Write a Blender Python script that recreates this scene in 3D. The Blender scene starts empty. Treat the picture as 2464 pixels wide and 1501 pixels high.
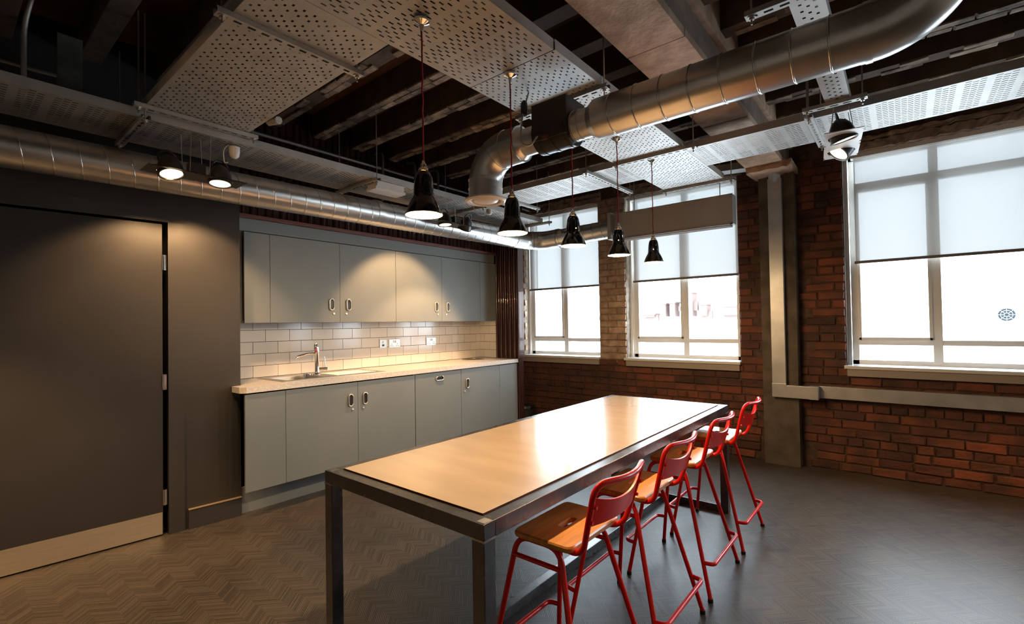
import bpy, bmesh, math, random
from mathutils import Vector, Matrix, Euler
random.seed(7)
scene = bpy.context.scene
COL = scene.collection
pi = math.pi

# ------------------------------------------------------------ camera
cd = bpy.data.cameras.new('camera')
cam = bpy.data.objects.new('camera', cd)
COL.objects.link(cam)
Rv = Vector((0.77339073, 0.63372024, -0.0162922)); Uv = Vector((0.02320549, -0.00261812, 0.99972729)); Fv = Vector((-0.63350476, 0.77355789, 0.01673062))
cam.matrix_world = Matrix(((Rv.x, Uv.x, -Fv.x, 4.02704), (Rv.y, Uv.y, -Fv.y, -5.03979), (Rv.z, Uv.z, -Fv.z, 1.33), (0, 0, 0, 1)))
cd.sensor_fit = 'HORIZONTAL'; cd.sensor_width = 36.0
cd.lens = 1149.077 / 2464 * 36.0
cd.shift_x = (1232 - 1236.716) / 2464
cd.shift_y = (760.446 - 750.5) / 2464
cd.clip_start = 0.05; cd.clip_end = 300
scene.camera = cam

# ------------------------------------------------------------ sky, exposure
SKY = 17.0
w = bpy.data.worlds.new('world'); scene.world = w; w.use_nodes = True
nt = w.node_tree; bg = nt.nodes['Background']
bg.inputs[0].default_value = (0.76, 0.88, 1.0, 1); bg.inputs[1].default_value = SKY
vs = scene.view_settings
vs.view_transform = 'Standard'; vs.look = 'None'; vs.exposure = 0.0; vs.gamma = 1.0
try: vs.use_curve_mapping = False
except Exception: pass
scene.display_settings.display_device = 'sRGB'
cy = scene.cycles
cy.max_bounces = 7; cy.diffuse_bounces = 4; cy.glossy_bounces = 4; cy.transparent_max_bounces = 12
cy.sample_clamp_indirect = 6.0; cy.caustics_reflective = False; cy.caustics_refractive = False
cy.blur_glossy = 0.5
WARM = (1.0, 0.58, 0.26)

# ------------------------------------------------------------ helpers
def W(o):
    m = o.matrix_basis.copy()
    return W(o.parent) @ m if o.parent else m

def new_obj(name, data, parent=None):
    o = bpy.data.objects.new(name, data); COL.objects.link(o)
    if parent: o.parent = parent
    return o

def thing(name, label, cat, loc=(0, 0, 0), rz=0.0, group=None):
    o = new_obj(name, None); o.location = loc; o.rotation_euler = (0, 0, rz)
    o.empty_display_size = 0.1
    o['label'] = label; o['category'] = cat
    if group: o['group'] = group
    return o

def tag(o, label, cat, group=None):
    o['label'] = label; o['category'] = cat
    if group: o['group'] = group
    return o

def struct(o):
    o['kind'] = 'structure'; return o

def obj(name, bm, mat, parent=None, smooth=None, world=True):
    """link a bmesh as one mesh object; coordinates are world unless world=False (then local to the parent)"""
    if parent is not None and world:
        bm.transform(W(parent).inverted())
    me = bpy.data.meshes.new(name); bm.normal_update(); bm.to_mesh(me); bm.free()
    mats = mat if isinstance(mat, (list, tuple)) else [mat]
    for m in mats: me.materials.append(m)
    if smooth is not None:
        for p in me.polygons: p.use_smooth = True
        if smooth < 180:
            try: me.set_sharp_from_angle(angle=math.radians(smooth))
            except Exception: pass
    return new_obj(name, me, parent)

def B(): return bmesh.new()

def box(bm, x0, x1, y0, y1, z0, z1, bev=0.0, mat=0):
    vs_ = [bm.verts.new((x, y, z)) for x in (x0, x1) for y in (y0, y1) for z in (z0, z1)]
    f = [(0, 1, 3, 2), (4, 6, 7, 5), (0, 4, 5, 1), (2, 3, 7, 6), (0, 2, 6, 4), (1, 5, 7, 3)]
    fs = [bm.faces.new([vs_[i] for i in q]) for q in f]
    for q in fs: q.material_index = mat
    if bev > 0:
        es = list({e for q in fs for e in q.edges})
        r = bmesh.ops.bevel(bm, geom=es, offset=bev, segments=2, affect='EDGES', profile=0.7)
        for q in r['faces']: q.material_index = mat
    return bm

def frames(pts):
    pts = [Vector(p) for p in pts]; n = len(pts); T = []
    for i in range(n):
        a = pts[max(i - 1, 0)]; b = pts[min(i + 1, n - 1)]
        T.append((b - a).normalized())
    up = Vector((0, 0, 1)) if abs(T[0].z) < 0.9 else Vector((0, 1, 0))
    N = [(up - T[0] * up.dot(T[0])).normalized()]
    for i in range(1, n):
        v = N[-1] - T[i] * N[-1].dot(T[i])
        N.append(v.normalized())
    return pts, T, N

def tube(bm, pts, r, seg=10, caps=True, mat=0):
    pts, T, N = frames(pts); rings = []
    for i, p in enumerate(pts):
        rr = r[i] if isinstance(r, (list, tuple)) else r
        Bn = T[i].cross(N[i])
        rings.append([bm.verts.new(p + (N[i] * math.cos(2 * pi * k / seg) + Bn * math.sin(2 * pi * k / seg)) * rr) for k in range(seg)])
    for a, b in zip(rings, rings[1:]):
        for k in range(seg):
            f = bm.faces.new((a[k], a[(k + 1) % seg], b[(k + 1) % seg], b[k])); f.material_index = mat
    if caps:
        bm.faces.new(list(reversed(rings[0]))).material_index = mat; bm.faces.new(rings[-1]).material_index = mat
    return bm

def rpath(pts, r, n=6):
    """polyline with rounded corners"""
    pts = [Vector(p) for p in pts]; out = [pts[0]]
    for i in range(1, len(pts) - 1):
        a, p, b = pts[i - 1], pts[i], pts[i + 1]
        rr = r[i - 1] if isinstance(r, (list, tuple)) else r
        d1 = (a - p); d2 = (b - p)
        L = min(rr, d1.length * .49, d2.length * .49)
        p1 = p + d1.normalized() * L; p2 = p + d2.normalized() * L
        for k in range(n + 1):
            t = k / n
            out.append(p1 * (1 - t) ** 2 + p * 2 * t * (1 - t) + p2 * t * t)
    out.append(pts[-1]); return out

def arc(c, p, q, n=16):
    """quarter arc about centre c from c+p to c+q"""
    c, p, q = Vector(c), Vector(p), Vector(q)
    return [c + p * math.cos(pi / 2 * i / n) + q * math.sin(pi / 2 * i / n) for i in range(n + 1)]

def lathe(bm, prof, c=(0, 0, 0), seg=32, cap0=False, cap1=False, mat=0, axis='z'):
    rings = []
    for r, z in prof:
        ring = []
        for k in range(seg):
            a = 2 * pi * k / seg
            if axis == 'z': v = (c[0] + r * math.cos(a), c[1] + r * math.sin(a), c[2] + z)
            elif axis == 'x': v = (c[0] + z, c[1] + r * math.cos(a), c[2] + r * math.sin(a))
            else: v = (c[0] + r * math.sin(a), c[1] + z, c[2] + r * math.cos(a))
            ring.append(bm.verts.new(v))
        rings.append(ring)
    for a, b in zip(rings, rings[1:]):
        for k in range(seg):
            bm.faces.new((a[k], a[(k + 1) % seg], b[(k + 1) % seg], b[k])).material_index = mat
    if cap0: bm.faces.new(list(reversed(rings[0]))).material_index = mat
    if cap1: bm.faces.new(rings[-1]).material_index = mat
    return bm

def dup(root, loc, label=None, rz=None):
    r = root.copy(); COL.objects.link(r); r.location = loc
    if rz is not None: r.rotation_euler = (0, 0, rz)
    if label: r['label'] = label
    for ch in list(root.children):
        c = ch.copy(); COL.objects.link(c); c.parent = r
        for g in list(ch.children):
            d = g.copy(); COL.objects.link(d); d.parent = c
    return r

# ------------------------------------------------------------ materials
def M(name, col, rough=0.5, metal=0.0, spec=0.5, var=0.0, scale=8.0, bump=0.0, bscale=60.0, emit=None, coat=0.0, col2=None, stretch=None, obvar=None, rvar=0.0, geo=False):
    m = bpy.data.materials.new(name); m.use_nodes = True; nt = m.node_tree; N = nt.nodes; L = nt.links
    b = N['Principled BSDF']
    b.inputs['Base Color'].default_value = (*col, 1); b.inputs['Roughness'].default_value = rough
    b.inputs['Metallic'].default_value = metal; b.inputs['Specular IOR Level'].default_value = spec
    b.inputs['Coat Weight'].default_value = coat
    if emit:
        b.inputs['Emission Color'].default_value = (*emit[0], 1); b.inputs['Emission Strength'].default_value = emit[1]
    tc = N.new('ShaderNodeTexCoord'); mp = N.new('ShaderNodeMapping'); ge = N.new('ShaderNodeNewGeometry'); L.new(ge.outputs['Position'] if geo else tc.outputs['Object'], mp.inputs[0])
    if stretch: mp.inputs['Scale'].default_value = stretch
    if var > 0 or col2 is not None:
        no = N.new('ShaderNodeTexNoise'); no.inputs['Scale'].default_value = scale; no.inputs['Detail'].default_value = 6
        L.new(mp.outputs[0], no.inputs['Vector'])
        mx = N.new('ShaderNodeMix'); mx.data_type = 'RGBA'
        c2 = col2 if col2 is not None else tuple(min(1, c * (1 + var)) for c in col)
        c1 = col if col2 is not None else tuple(c * (1 - var) for c in col)
        mx.inputs[6].default_value = (*c1, 1); mx.inputs[7].default_value = (*c2, 1)
        rp = N.new('ShaderNodeMapRange'); rp.inputs[1].default_value = .35; rp.inputs[2].default_value = .65
        L.new(no.outputs['Fac'], rp.inputs[0]); L.new(rp.outputs[0], mx.inputs[0])
        L.new(mx.outputs[2], b.inputs['Base Color'])
        if rvar > 0:
            rr = N.new('ShaderNodeMapRange'); rr.inputs[3].default_value = max(0.02, rough - rvar); rr.inputs[4].default_value = rough + rvar
            L.new(no.outputs['Fac'], rr.inputs[0]); L.new(rr.outputs[0], b.inputs['Roughness'])
        if obvar:
            oi = N.new('ShaderNodeObjectInfo'); cr = N.new('ShaderNodeValToRGB')
            els = cr.color_ramp.elements
            for i, c in enumerate(obvar):
                e = els[i] if i < 2 else els.new(0.5)
                e.position = i / (len(obvar) - 1); e.color = (*c, 1)
            for i, c in enumerate(obvar): pass
            L.new(oi.outputs['Random'], cr.inputs[0])
            mu = N.new('ShaderNodeMix'); mu.data_type = 'RGBA'; mu.blend_type = 'MULTIPLY'; mu.inputs[0].default_value = 1
            L.new(mx.outputs[2], mu.inputs[6]); L.new(cr.outputs[0], mu.inputs[7]); L.new(mu.outputs[2], b.inputs['Base Color'])
    if bump > 0:
        nb = N.new('ShaderNodeTexNoise'); nb.inputs['Scale'].default_value = bscale; nb.inputs['Detail'].default_value = 5
        L.new(mp.outputs[0], nb.inputs['Vector'])
        bp = N.new('ShaderNodeBump'); bp.inputs['Strength'].default_value = bump; bp.inputs['Distance'].default_value = 0.01
        L.new(nb.outputs['Fac'], bp.inputs['Height']); L.new(bp.outputs[0], b.inputs['Normal'])
    return m

def emis(name, col, s):
    m = bpy.data.materials.new(name); m.use_nodes = True; nt = m.node_tree; nt.nodes.clear()
    e = nt.nodes.new('ShaderNodeEmission'); e.inputs[0].default_value = (*col, 1); e.inputs[1].default_value = s
    o = nt.nodes.new('ShaderNodeOutputMaterial'); nt.links.new(e.outputs[0], o.inputs[0]); return m

m_grey = M('charcoal_wall_paint', (0.036, 0.034, 0.034), 0.42, var=.08, scale=3, bump=.04, bscale=120)
m_door = M('charcoal_door_paint', (0.028, 0.027, 0.028), 0.38, var=.06, scale=3, bump=.03, bscale=160)
m_kick = M('brushed_kick_plate', (0.80, 0.72, 0.58), 0.36, .9, var=.05, scale=5, stretch=(1, 1, 30), rvar=.04)
m_chrome = M('chrome', (0.82, 0.80, 0.78), 0.12, 1.0)
m_pull = M('satin_chrome_pull', (0.80, 0.74, 0.66), 0.28, 0.75)
m_steel = M('stainless_steel', (0.46, 0.445, 0.42), 0.42, 1.0, var=.05, scale=10)
m_galv = M('galvanised_duct', (0.60, 0.59, 0.57), 0.30, .93, var=.05, scale=4, rvar=.03)
m_galv2 = M('galvanised_tray', (0.46, 0.445, 0.42), 0.52, .62, var=.08, scale=7)
m_trunk = M('galvanised_trunking', (0.46, 0.46, 0.45), 0.42, 0.6, var=.12, scale=6)
m_seam = M('duct_lock_seam', (0.70, 0.68, 0.65), 0.22, 1.0)
m_cab = M('cabinet_laminate', (0.205, 0.228, 0.232), 0.48, var=.03, scale=4, bump=.02, bscale=200)
m_cabin = M('cabinet_gap_black', (0.02, 0.02, 0.02), 0.6)
m_tile = M('white_glazed_tile', (0.76, 0.74, 0.71), 0.12, var=.02, scale=3, obvar=[(.93, .93, .93), (1, 1, 1)])
m_grout = M('dark_grout', (0.10, 0.095, 0.09), 0.8)
m_top = M('speckled_worktop', (0.74, 0.70, 0.66), 0.30, var=.12, scale=55)
m_corr = M('oxblood_corrugated_sheet', (0.060, 0.025, 0.021), 0.20, 0.35, var=.10, scale=6, coat=.8)
m_trim = M('oxblood_trim', (0.16, 0.055, 0.045), 0.4)
m_table = M('birch_ply_top', (0.76, 0.56, 0.37), 0.26, var=.05, scale=3, stretch=(1, 4, 1), coat=1.0, spec=1.0)
_b = m_table.node_tree.nodes['Principled BSDF']; _b.inputs['Coat IOR'].default_value = 1.9; _b.inputs['Coat Roughness'].default_value = .12
m_edge = M('ply_edge_brown', (0.22, 0.075, 0.035), 0.45)
m_frame = M('mill_steel_frame', (0.14, 0.135, 0.135), 0.27, 0.75, var=.18, scale=7, rvar=.08)
m_weld = M('ground_weld', (0.45, 0.42, 0.38), 0.35, 1.0, var=.2, scale=40)
m_red = M('red_powder_coat', (0.92, 0.010, 0.003), 0.28, coat=.1)
m_seat = M('varnished_beech_seat', (0.78, 0.33, 0.07), 0.28, var=.14, scale=4, stretch=(14, 1.2, 1), coat=.3)
m_rubber = M('black_rubber', (0.012, 0.012, 0.012), 0.6)
m_blk = M('black_enamel', (0.008, 0.008, 0.008), 0.08, coat=.6)
m_inner = M('cream_shade_inner', (0.80, 0.60, 0.30), 0.35)
m_blk2 = M('black_satin_metal', (0.022, 0.020, 0.018), 0.35)
m_cord = M('red_fabric_cord', (0.34, 0.012, 0.018), 0.8)
m_white = M('white_frame_paint', (0.86, 0.84, 0.80), 0.42, var=.03)
m_sill = M('white_sill', (0.74, 0.73, 0.70), 0.22)
m_sillf = M('sill_front_taupe', (0.36, 0.31, 0.26), 0.45)
m_plast = M('white_plastic', (0.72, 0.68, 0.64), 0.35)
m_conc = M('pilaster_concrete', (0.105, 0.082, 0.058), 0.85, var=.3, scale=7, bump=.35, bscale=25)
m_beam = M('pale_board_beam', (0.52, 0.36, 0.25), 0.8, col2=(0.34, 0.215, 0.145), scale=9, bump=.5, bscale=30)
m_beam2 = M('beam_side_concrete', (0.20, 0.145, 0.11), 0.9, var=.3, scale=6, bump=.4, bscale=20)
m_ceil = M('dark_ceiling', (0.11, 0.072, 0.048), 0.9, col2=(0.19, 0.095, 0.05), scale=3.5, bump=.6, bscale=12)
m_joist = M('dark_joist', (0.10, 0.066, 0.045), 0.9, col2=(0.05, 0.034, 0.024), scale=5, bump=.5, bscale=20)
m_flake = M('flaked_brick_soffit', (0.42, 0.32, 0.23), 0.85, col2=(0.08, 0.055, 0.04), scale=11, bump=.7, bscale=40, obvar=[(.45, .42, .4), (1, 1, 1)], geo=True)
m_mortar = M('dark_mortar', (0.085, 0.050, 0.034), 0.95, var=.3, scale=20, bump=.6, bscale=60)
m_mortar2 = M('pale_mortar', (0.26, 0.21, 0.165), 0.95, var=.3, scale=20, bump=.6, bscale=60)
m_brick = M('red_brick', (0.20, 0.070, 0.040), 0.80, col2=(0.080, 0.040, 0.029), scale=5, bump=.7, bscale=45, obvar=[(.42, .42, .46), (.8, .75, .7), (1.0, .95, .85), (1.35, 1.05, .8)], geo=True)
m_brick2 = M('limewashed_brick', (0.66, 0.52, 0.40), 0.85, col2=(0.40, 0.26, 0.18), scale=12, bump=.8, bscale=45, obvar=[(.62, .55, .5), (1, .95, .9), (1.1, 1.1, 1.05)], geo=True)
m_rough = M('render_edge', (0.40, 0.31, 0.24), 0.9, col2=(0.22, 0.16, 0.12), scale=14, bump=.9, bscale=30)
m_lampdisc = emis('lit_lamp', (1.0, 0.72, 0.42), 5.0)
m_bulb = emis('lit_bulb', (1.0, 0.70, 0.36), 9.0)
m_socket = M('brushed_socket_plate', (0.60, 0.55, 0.48), 0.32, 0.85, var=.05)
m_wire = M('suspension_wire', (0.55, 0.52, 0.48), 0.3, 1.0)
m_pipe = M('dark_steel_conduit', (0.20, 0.19, 0.175), 0.4, 0.6)
m_cabw = M('white_cable', (0.55, 0.50, 0.46), 0.45)
m_facade = M('white_stucco', (0.80, 0.80, 0.80), 0.8, spec=0)
m_redroof = M('pale_red_brickwork', (0.125, 0.088, 0.078), 0.9, spec=0)
m_glassdk = M('far_window_glass', (0.018, 0.023, 0.026), 0.9, spec=0)

# glass: mostly clear, weak reflection
m_glass = bpy.data.materials.new('window_glass'); m_glass.use_nodes = True
nt = m_glass.node_tree; nt.nodes.clear()
o_ = nt.nodes.new('ShaderNodeOutputMaterial'); mx_ = nt.nodes.new('ShaderNodeMixShader'); tr_ = nt.nodes.new('ShaderNodeBsdfTransparent'); gl_ = nt.nodes.new('ShaderNodeBsdfGlossy')
gl_.inputs['Roughness'].default_value = .02; mx_.inputs[0].default_value = .05; tr_.inputs[0].default_value = (.97, .985, .98, 1)
nt.links.new(tr_.outputs[0], mx_.inputs[1]); nt.links.new(gl_.outputs[0], mx_.inputs[2]); nt.links.new(mx_.outputs[0], o_.inputs[0])
# roller blind fabric: open weave + translucent yarn
m_blind = bpy.data.materials.new('roller_blind_fabric'); m_blind.use_nodes = True
nt = m_blind.node_tree; nt.nodes.clear()
o_ = nt.nodes.new('ShaderNodeOutputMaterial'); a_ = nt.nodes.new('ShaderNodeMixShader'); b_ = nt.nodes.new('ShaderNodeMixShader')
t_ = nt.nodes.new('ShaderNodeBsdfTransparent'); l_ = nt.nodes.new('ShaderNodeBsdfTranslucent'); d_ = nt.nodes.new('ShaderNodeBsdfDiffuse')
l_.inputs[0].default_value = (.80, .78, .74, 1); d_.inputs[0].default_value = (.55, .54, .52, 1)
a_.inputs[0].default_value = .964; b_.inputs[0].default_value = .80
nt.links.new(l_.outputs[0], b_.inputs[2]); nt.links.new(d_.outputs[0], b_.inputs[1])
nt.links.new(t_.outputs[0], a_.inputs[1]); nt.links.new(b_.outputs[0], a_.inputs[2]); nt.links.new(a_.outputs[0], o_.inputs[0])
b_.inputs[0].default_value = .05

# floor: woven vinyl with chevron ribs
def floor_mat():
    m = bpy.data.materials.new('woven_vinyl_chevron'); m.use_nodes = True; nt = m.node_tree; N = nt.nodes; L = nt.links
    b = N['Principled BSDF']
    tc = N.new('ShaderNodeTexCoord'); sp = N.new('ShaderNodeSeparateXYZ'); L.new(tc.outputs['Object'], sp.inputs[0])
    def mth(op, a, bb=None, c=None):
        n = N.new('ShaderNodeMath'); n.operation = op
        for i, v in enumerate((a, bb, c)):
            if v is None: continue
            if isinstance(v, (int, float)): n.inputs[i].default_value = v
            else: L.new(v, n.inputs[i])
        return n.outputs[0]
    wv = 0.086
    tri = mth('PINGPONG', sp.outputs['Y'], wv)           # zigzag across bands that run along X
    par = mth('FLOOR', mth('DIVIDE', sp.outputs['Y'], wv)); odd = mth('MODULO', mth('ABSOLUTE', par), 2.0)
    v = mth('ADD', sp.outputs['X'], tri)
    cyc = mth('FRACT', mth('DIVIDE', v, 0.0115))
    fine = mth('GREATER_THAN', cyc, 0.5)
    sm = mth('ABSOLUTE', mth('SUBTRACT', cyc, 0.5))
    nz = N.new('ShaderNodeTexNoise'); nz.inputs['Scale'].default_value = 2.2; nz.inputs['Detail'].default_value = 3
    L.new(tc.outputs['Object'], nz.inputs['Vector'])
    # ribs differ: random tone per rib
    rid = mth('FLOOR', mth('DIVIDE', v, 0.0115)); wn = N.new('ShaderNodeTexWhiteNoise'); wn.noise_dimensions = '2D'
    cb = N.new('ShaderNodeCombineXYZ'); L.new(rid, cb.inputs[0]); L.new(par, cb.inputs[1]); L.new(cb.outputs[0], wn.inputs['Vector'])
    tone = mth('MULTIPLY', mth('SUBTRACT', 1.0, fine), mth('ADD', 0.35, mth('MULTIPLY', wn.outputs['Value'], 0.9)))
    wv2 = mth('MULTIPLY', nz.outputs['Fac'], 0.25)
    f = mth('ADD', mth('MULTIPLY', tone, 0.75), wv2)
    mx = N.new('ShaderNodeMix'); mx.data_type = 'RGBA'; mx.inputs[6].default_value = (.006, .0058, .0055, 1); mx.inputs[7].default_value = (.145, .118, .095, 1)
    L.new(f, mx.inputs[0]); L.new(mx.outputs[2], b.inputs['Base Color'])
    b.inputs['Roughness'].default_value = .40; b.inputs['Specular IOR Level'].default_value = .6
    # directional sheen: ribs of the two directions catch the light differently
    bp = N.new('ShaderNodeBump'); bp.inputs['Strength'].default_value = .35; bp.inputs['Distance'].default_value = .0010
    L.new(sm, bp.inputs['Height']); L.new(bp.outputs[0], b.inputs['Normal'])
    return m
m_floor = floor_mat()

# ------------------------------------------------------------ daylight portals (sampling guides at the glass)
WINS = [(0.075, 1.21, .655), (1.56, 2.765, 2.195), (3.63, 4.83, 4.23), (5.55, 6.75, 6.15)]
for i, (a, b, mmid) in enumerate(WINS):
    la = bpy.data.lights.new('window_portal', 'AREA'); la.shape = 'RECTANGLE'; la.size = b - a; la.size_y = 1.85; la.cycles.is_portal = True
    lo = new_obj('window_portal', la); lo.location = ((a + b) / 2, .30, 1.84); lo.rotation_euler = (-pi / 2, 0, 0)

# ------------------------------------------------------------ room shell
XR, YF, ZC = 7.4, -7.2, 3.14
bm = B(); box(bm, -1.2, XR + .2, YF - .2, .35, -.12, 0); struct(obj('floor', bm, m_floor))
bm = B(); box(bm, -1.2, XR + .2, YF - .2, .35, ZC, ZC + .15); ceiling = struct(obj('ceiling', bm, m_ceil))
bm = B(); box(bm, XR, XR + .2, YF, .35, 0, ZC); struct(obj('wall_right', bm, M('plain_side_wall', (.45, .38, .31), .8)))
bm = B(); box(bm, -.4, XR, YF - .2, YF, 0, ZC); struct(obj('wall_front', bm, M('plain_wall_front', (.45, .38, .31), .8)))
# window wall as piers + spandrel + lintel (backing mortar face at Y=.012)
bm = B(); y0, y1 = .012, .33
box(bm, -.35, XR, y0, y1, 0, .865)
box(bm, -.35, XR, y0, y1, 2.79, ZC)
prev = -.35
for a, b, _ in WINS:
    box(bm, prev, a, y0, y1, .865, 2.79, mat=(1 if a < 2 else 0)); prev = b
box(bm, prev, XR, y0, y1, .865, 2.79)
wall_back = struct(obj('wall_back', bm, [m_mortar, m_mortar2]))

# bricks of the window wall
def brick_mesh(L, H, D, seed, mat):
    r = random.Random(seed); me = bpy.data.meshes.new('brick'); j = lambda s: r.uniform(-s, s)
    hx, hz, c = L / 2, H / 2, .006
    ring0 = [(-hx, D, -hz), (hx, D, -hz), (hx, D, hz), (-hx, D, hz)]
    ring1 = [(x + j(.003), .008, z + j(.003)) for x, _, z in ring0]
    ring2 = [(x * (1 - 2 * c / L) + j(.004), j(.004), z * (1 - 2 * c / H) + j(.003)) for x, _, z in ring0]
    vs_ = ring0 + ring1 + ring2; fs = [(8, 9, 10, 11)]
    for k in range(4):
        n = (k + 1) % 4; fs += [(k, n, 4 + n, 4 + k), (4 + k, 4 + n, 8 + n, 8 + k)]
    me.from_pydata(vs_, [], fs); me.materials.append(mat); return me
BR = {}
def brick_data(L, mat, key):
    k = (round(L, 3), key, random.randrange(4))
    if k not in BR: BR[k] = brick_mesh(L, .065, .04, int(L * 1000) * 7 + k[2] * 131 + (5 if key == 'p' else 0), mat)
    return BR[k]
C0 = Vector((4.027, -5.04, 1.33)); specs = []
for row in range(37):
    z = .0375 + row * .075
    if z > 2.76: break
    iv = [(-.13, 5.5)] if z < .84 else [(-.13, .075), (1.21, 1.56), (2.765, 3.63), (4.83, 5.5)]
    if .80 < z < .90: iv = [(-.13, 5.5)]
    for a, b in iv:
        if z > .84 and b - a < .5: segs = [(a, a + .2325), (a + .2325, b)] if row % 2 else [(a, a + .1175), (a + .1175, b)]
        else:
            segs = []; x = a; hd = (row % 4 == 3)
            e = x + (.1125 if hd else (.225, .1125, .17)[row % 4]) + random.uniform(-.02, .02)
            while x < b - .01:
                e = min(e, b)
                if b - e < .06: e = b
                segs.append((x, e)); x = e; e = x + ((.1125 if hd else .225) if random.random() < .93 else .1125) + random.uniform(-.006, .006)
        for s, e in segs:
            if e - s < .05: continue
            cx = (s + e) / 2
            if 2.98 < cx < 3.28 and z < 2.7: continue          # behind the pilaster
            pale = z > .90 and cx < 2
            d = (Vector((cx, 0, z)) - C0).length
            vis = 1 if cx < 4.85 else 0
            specs.append((d - 3 * vis, cx, z, e - s - .011, pale, 0))
for a, _, _ in WINS[:3]:
    for row in range(12, 37):
        z = .0375 + row * .075
        if z < .94 or z > 2.74: continue
        specs.append((9, a, z, .135, a < 3 , 1))
specs.sort()
stuff = B(); nind = 0
for d, cx, z, L, pale, rev in specs:
    Lq = round(L / .01) * .01
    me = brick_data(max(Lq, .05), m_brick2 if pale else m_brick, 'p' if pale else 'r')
    if rev: mat4 = Matrix.Translation((cx - .004, .078, z)) @ Matrix.Rotation(pi / 2, 4, 'Z')
    else: mat4 = Matrix.Translation((cx, random.uniform(-.006, .003), z + random.uniform(-.002, .002)))
    if nind < 300:
        o = bpy.data.objects.new('brick', me); COL.objects.link(o); o.parent = wall_back; o.matrix_basis = mat4; nind += 1
    else:
        n0 = len(stuff.faces); tmp = me.copy(); tmp.transform(mat4); stuff.from_mesh(tmp); bpy.data.meshes.remove(tmp)
        stuff.faces.ensure_lookup_table()
        if pale:
            for i in range(n0, len(stuff.faces)): stuff.faces[i].material_index = 1
o = obj('brickwork', stuff, [m_brick, m_brick2], wall_back, world=False); o['kind'] = 'stuff'

# rough render edges over the openings
def rough_bar(name, x0, x1, y0, y1, z0, z1, mat, amp, parent=None):
    bm = B(); n = max(8, int((x1 - x0) / .03)); prof = [(y0, z0), (y0, (z0 + z1) / 2), (y0, z1), (y1, z1), (y1, z0)]
    rows = []
    for i in range(n + 1):
        x = x0 + (x1 - x0) * i / n
        rows.append([bm.verts.new((x, yy + (random.uniform(-amp, amp) if k < 3 else 0), zz + random.uniform(-amp, amp))) for k, (yy, zz) in enumerate(prof)])
    for a, b in zip(rows, rows[1:]):
        for k in range(5): bm.faces.new((a[k], a[(k + 1) % 5], b[(k + 1) % 5], b[k]))
    bm.faces.new(rows[0]); bm.faces.new(list(reversed(rows[-1])))
    return obj(name, bm, mat, parent)
for i, (a, b, _) in enumerate(WINS):
    rough_bar('lintel', a - .06, b + .05, -.012, .08, 2.765, 2.83, m_rough, .008, wall_back)
    rough_bar('lintel', a - .05, b + .05, -.02, .05, 2.84, 2.875, m_rough, .007, wall_back)

# pilaster on the window wall
bm = B(); box(bm, 2.985, 3.275, -.11, .02, 0, 2.72, .006); struct(obj('trim_1', bm, m_conc))

# windows
for wi, (a, b, mid) in enumerate(WINS):
    wn_ = struct(thing('window_%d' % (wi + 1), '', '')); 
    del wn_['label']; del wn_['category']
    wn_.location = ((a + b) / 2, .17, .93)
    Y0, Y1 = .14, .19
    fx0, fx1 = a + .03, b - .005
    bm = B()
    box(bm, fx0, fx0 + .05, Y0, Y1, .925, 2.79, .004); box(bm, fx1 - .05, fx1, Y0, Y1, .925, 2.79, .004)
    box(bm, fx0, fx1, Y0, Y1, .925, .968, .004); box(bm, fx0, fx1, Y0, Y1, 2.72, 2.79, .004)
    obj('window_frame', bm, m_white, wn_)
    bm = B(); box(bm, mid - .03, mid + .03, Y0 - .005, Y1, .95, 2.73, .004); obj('mullion', bm, m_white, wn_)
    bm = B(); box(bm, fx0 + .04, fx1 - .04, Y0 - .003, Y1, 1.098, 1.142, .004); obj('transom', bm, m_white, wn_)
    bm = B(); box(bm, fx0 + .04, fx1 - .04, Y0 - .003, Y1, 2.455, 2.52, .004); obj('transom', bm, m_white, wn_)
    # opening sash frames
    for s0, s1 in ((fx0 + .05, mid - .03),):
        bm = B()
        for (p, q, r_, s_) in ((s0, s0 + .022, 1.142, 2.455), (s1 - .022, s1, 1.142, 2.455), (s0, s1, 1.142, 1.165), (s0, s1, 2.433, 2.455)):
            box(bm, p, q, Y0 - .02, Y0 + .015, r_, s_, .003)
        obj('sash_frame', bm, m_white, wn_)
    for (p, q) in ((fx0 + .05, mid - .03), (mid + .03, fx1 - .05)):
        for (r_, s_) in ((.968, 1.098), (1.142, 2.455), (2.52, 2.72)):
            bm = B(); box(bm, p, q, .163, .167, r_, s_); obj('pane', bm, m_glass, wn_)
    # sill board and front
    bm = B(); box(bm, a - .02 if wi else a - .10, b + .01, -.045, .14, .898, .925, .004); obj('window_sill', bm, m_sill, wn_)
    bm = B(); box(bm, a if wi else a - .09, b - .002, -.030, .012, .835, .898, .002); obj('sill_apron', bm, m_sillf, wn_)
    # left reveal liner
    bm = B(); box(bm, a + .002, a + .028, .10, .145, .925, 2.79); obj('reveal_liner', bm, m_white, wn_)
BL = [(.125, 1.20, 1.79, 'white roller blind in the window nearest the kitchen cupboards'), (1.625, 2.75, 1.80, 'white roller blind in the middle window behind the hanging grille duct'),
      (3.705, 4.82, 1.825, 'white roller blind in the right-hand window beside the brick pier')]
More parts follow.
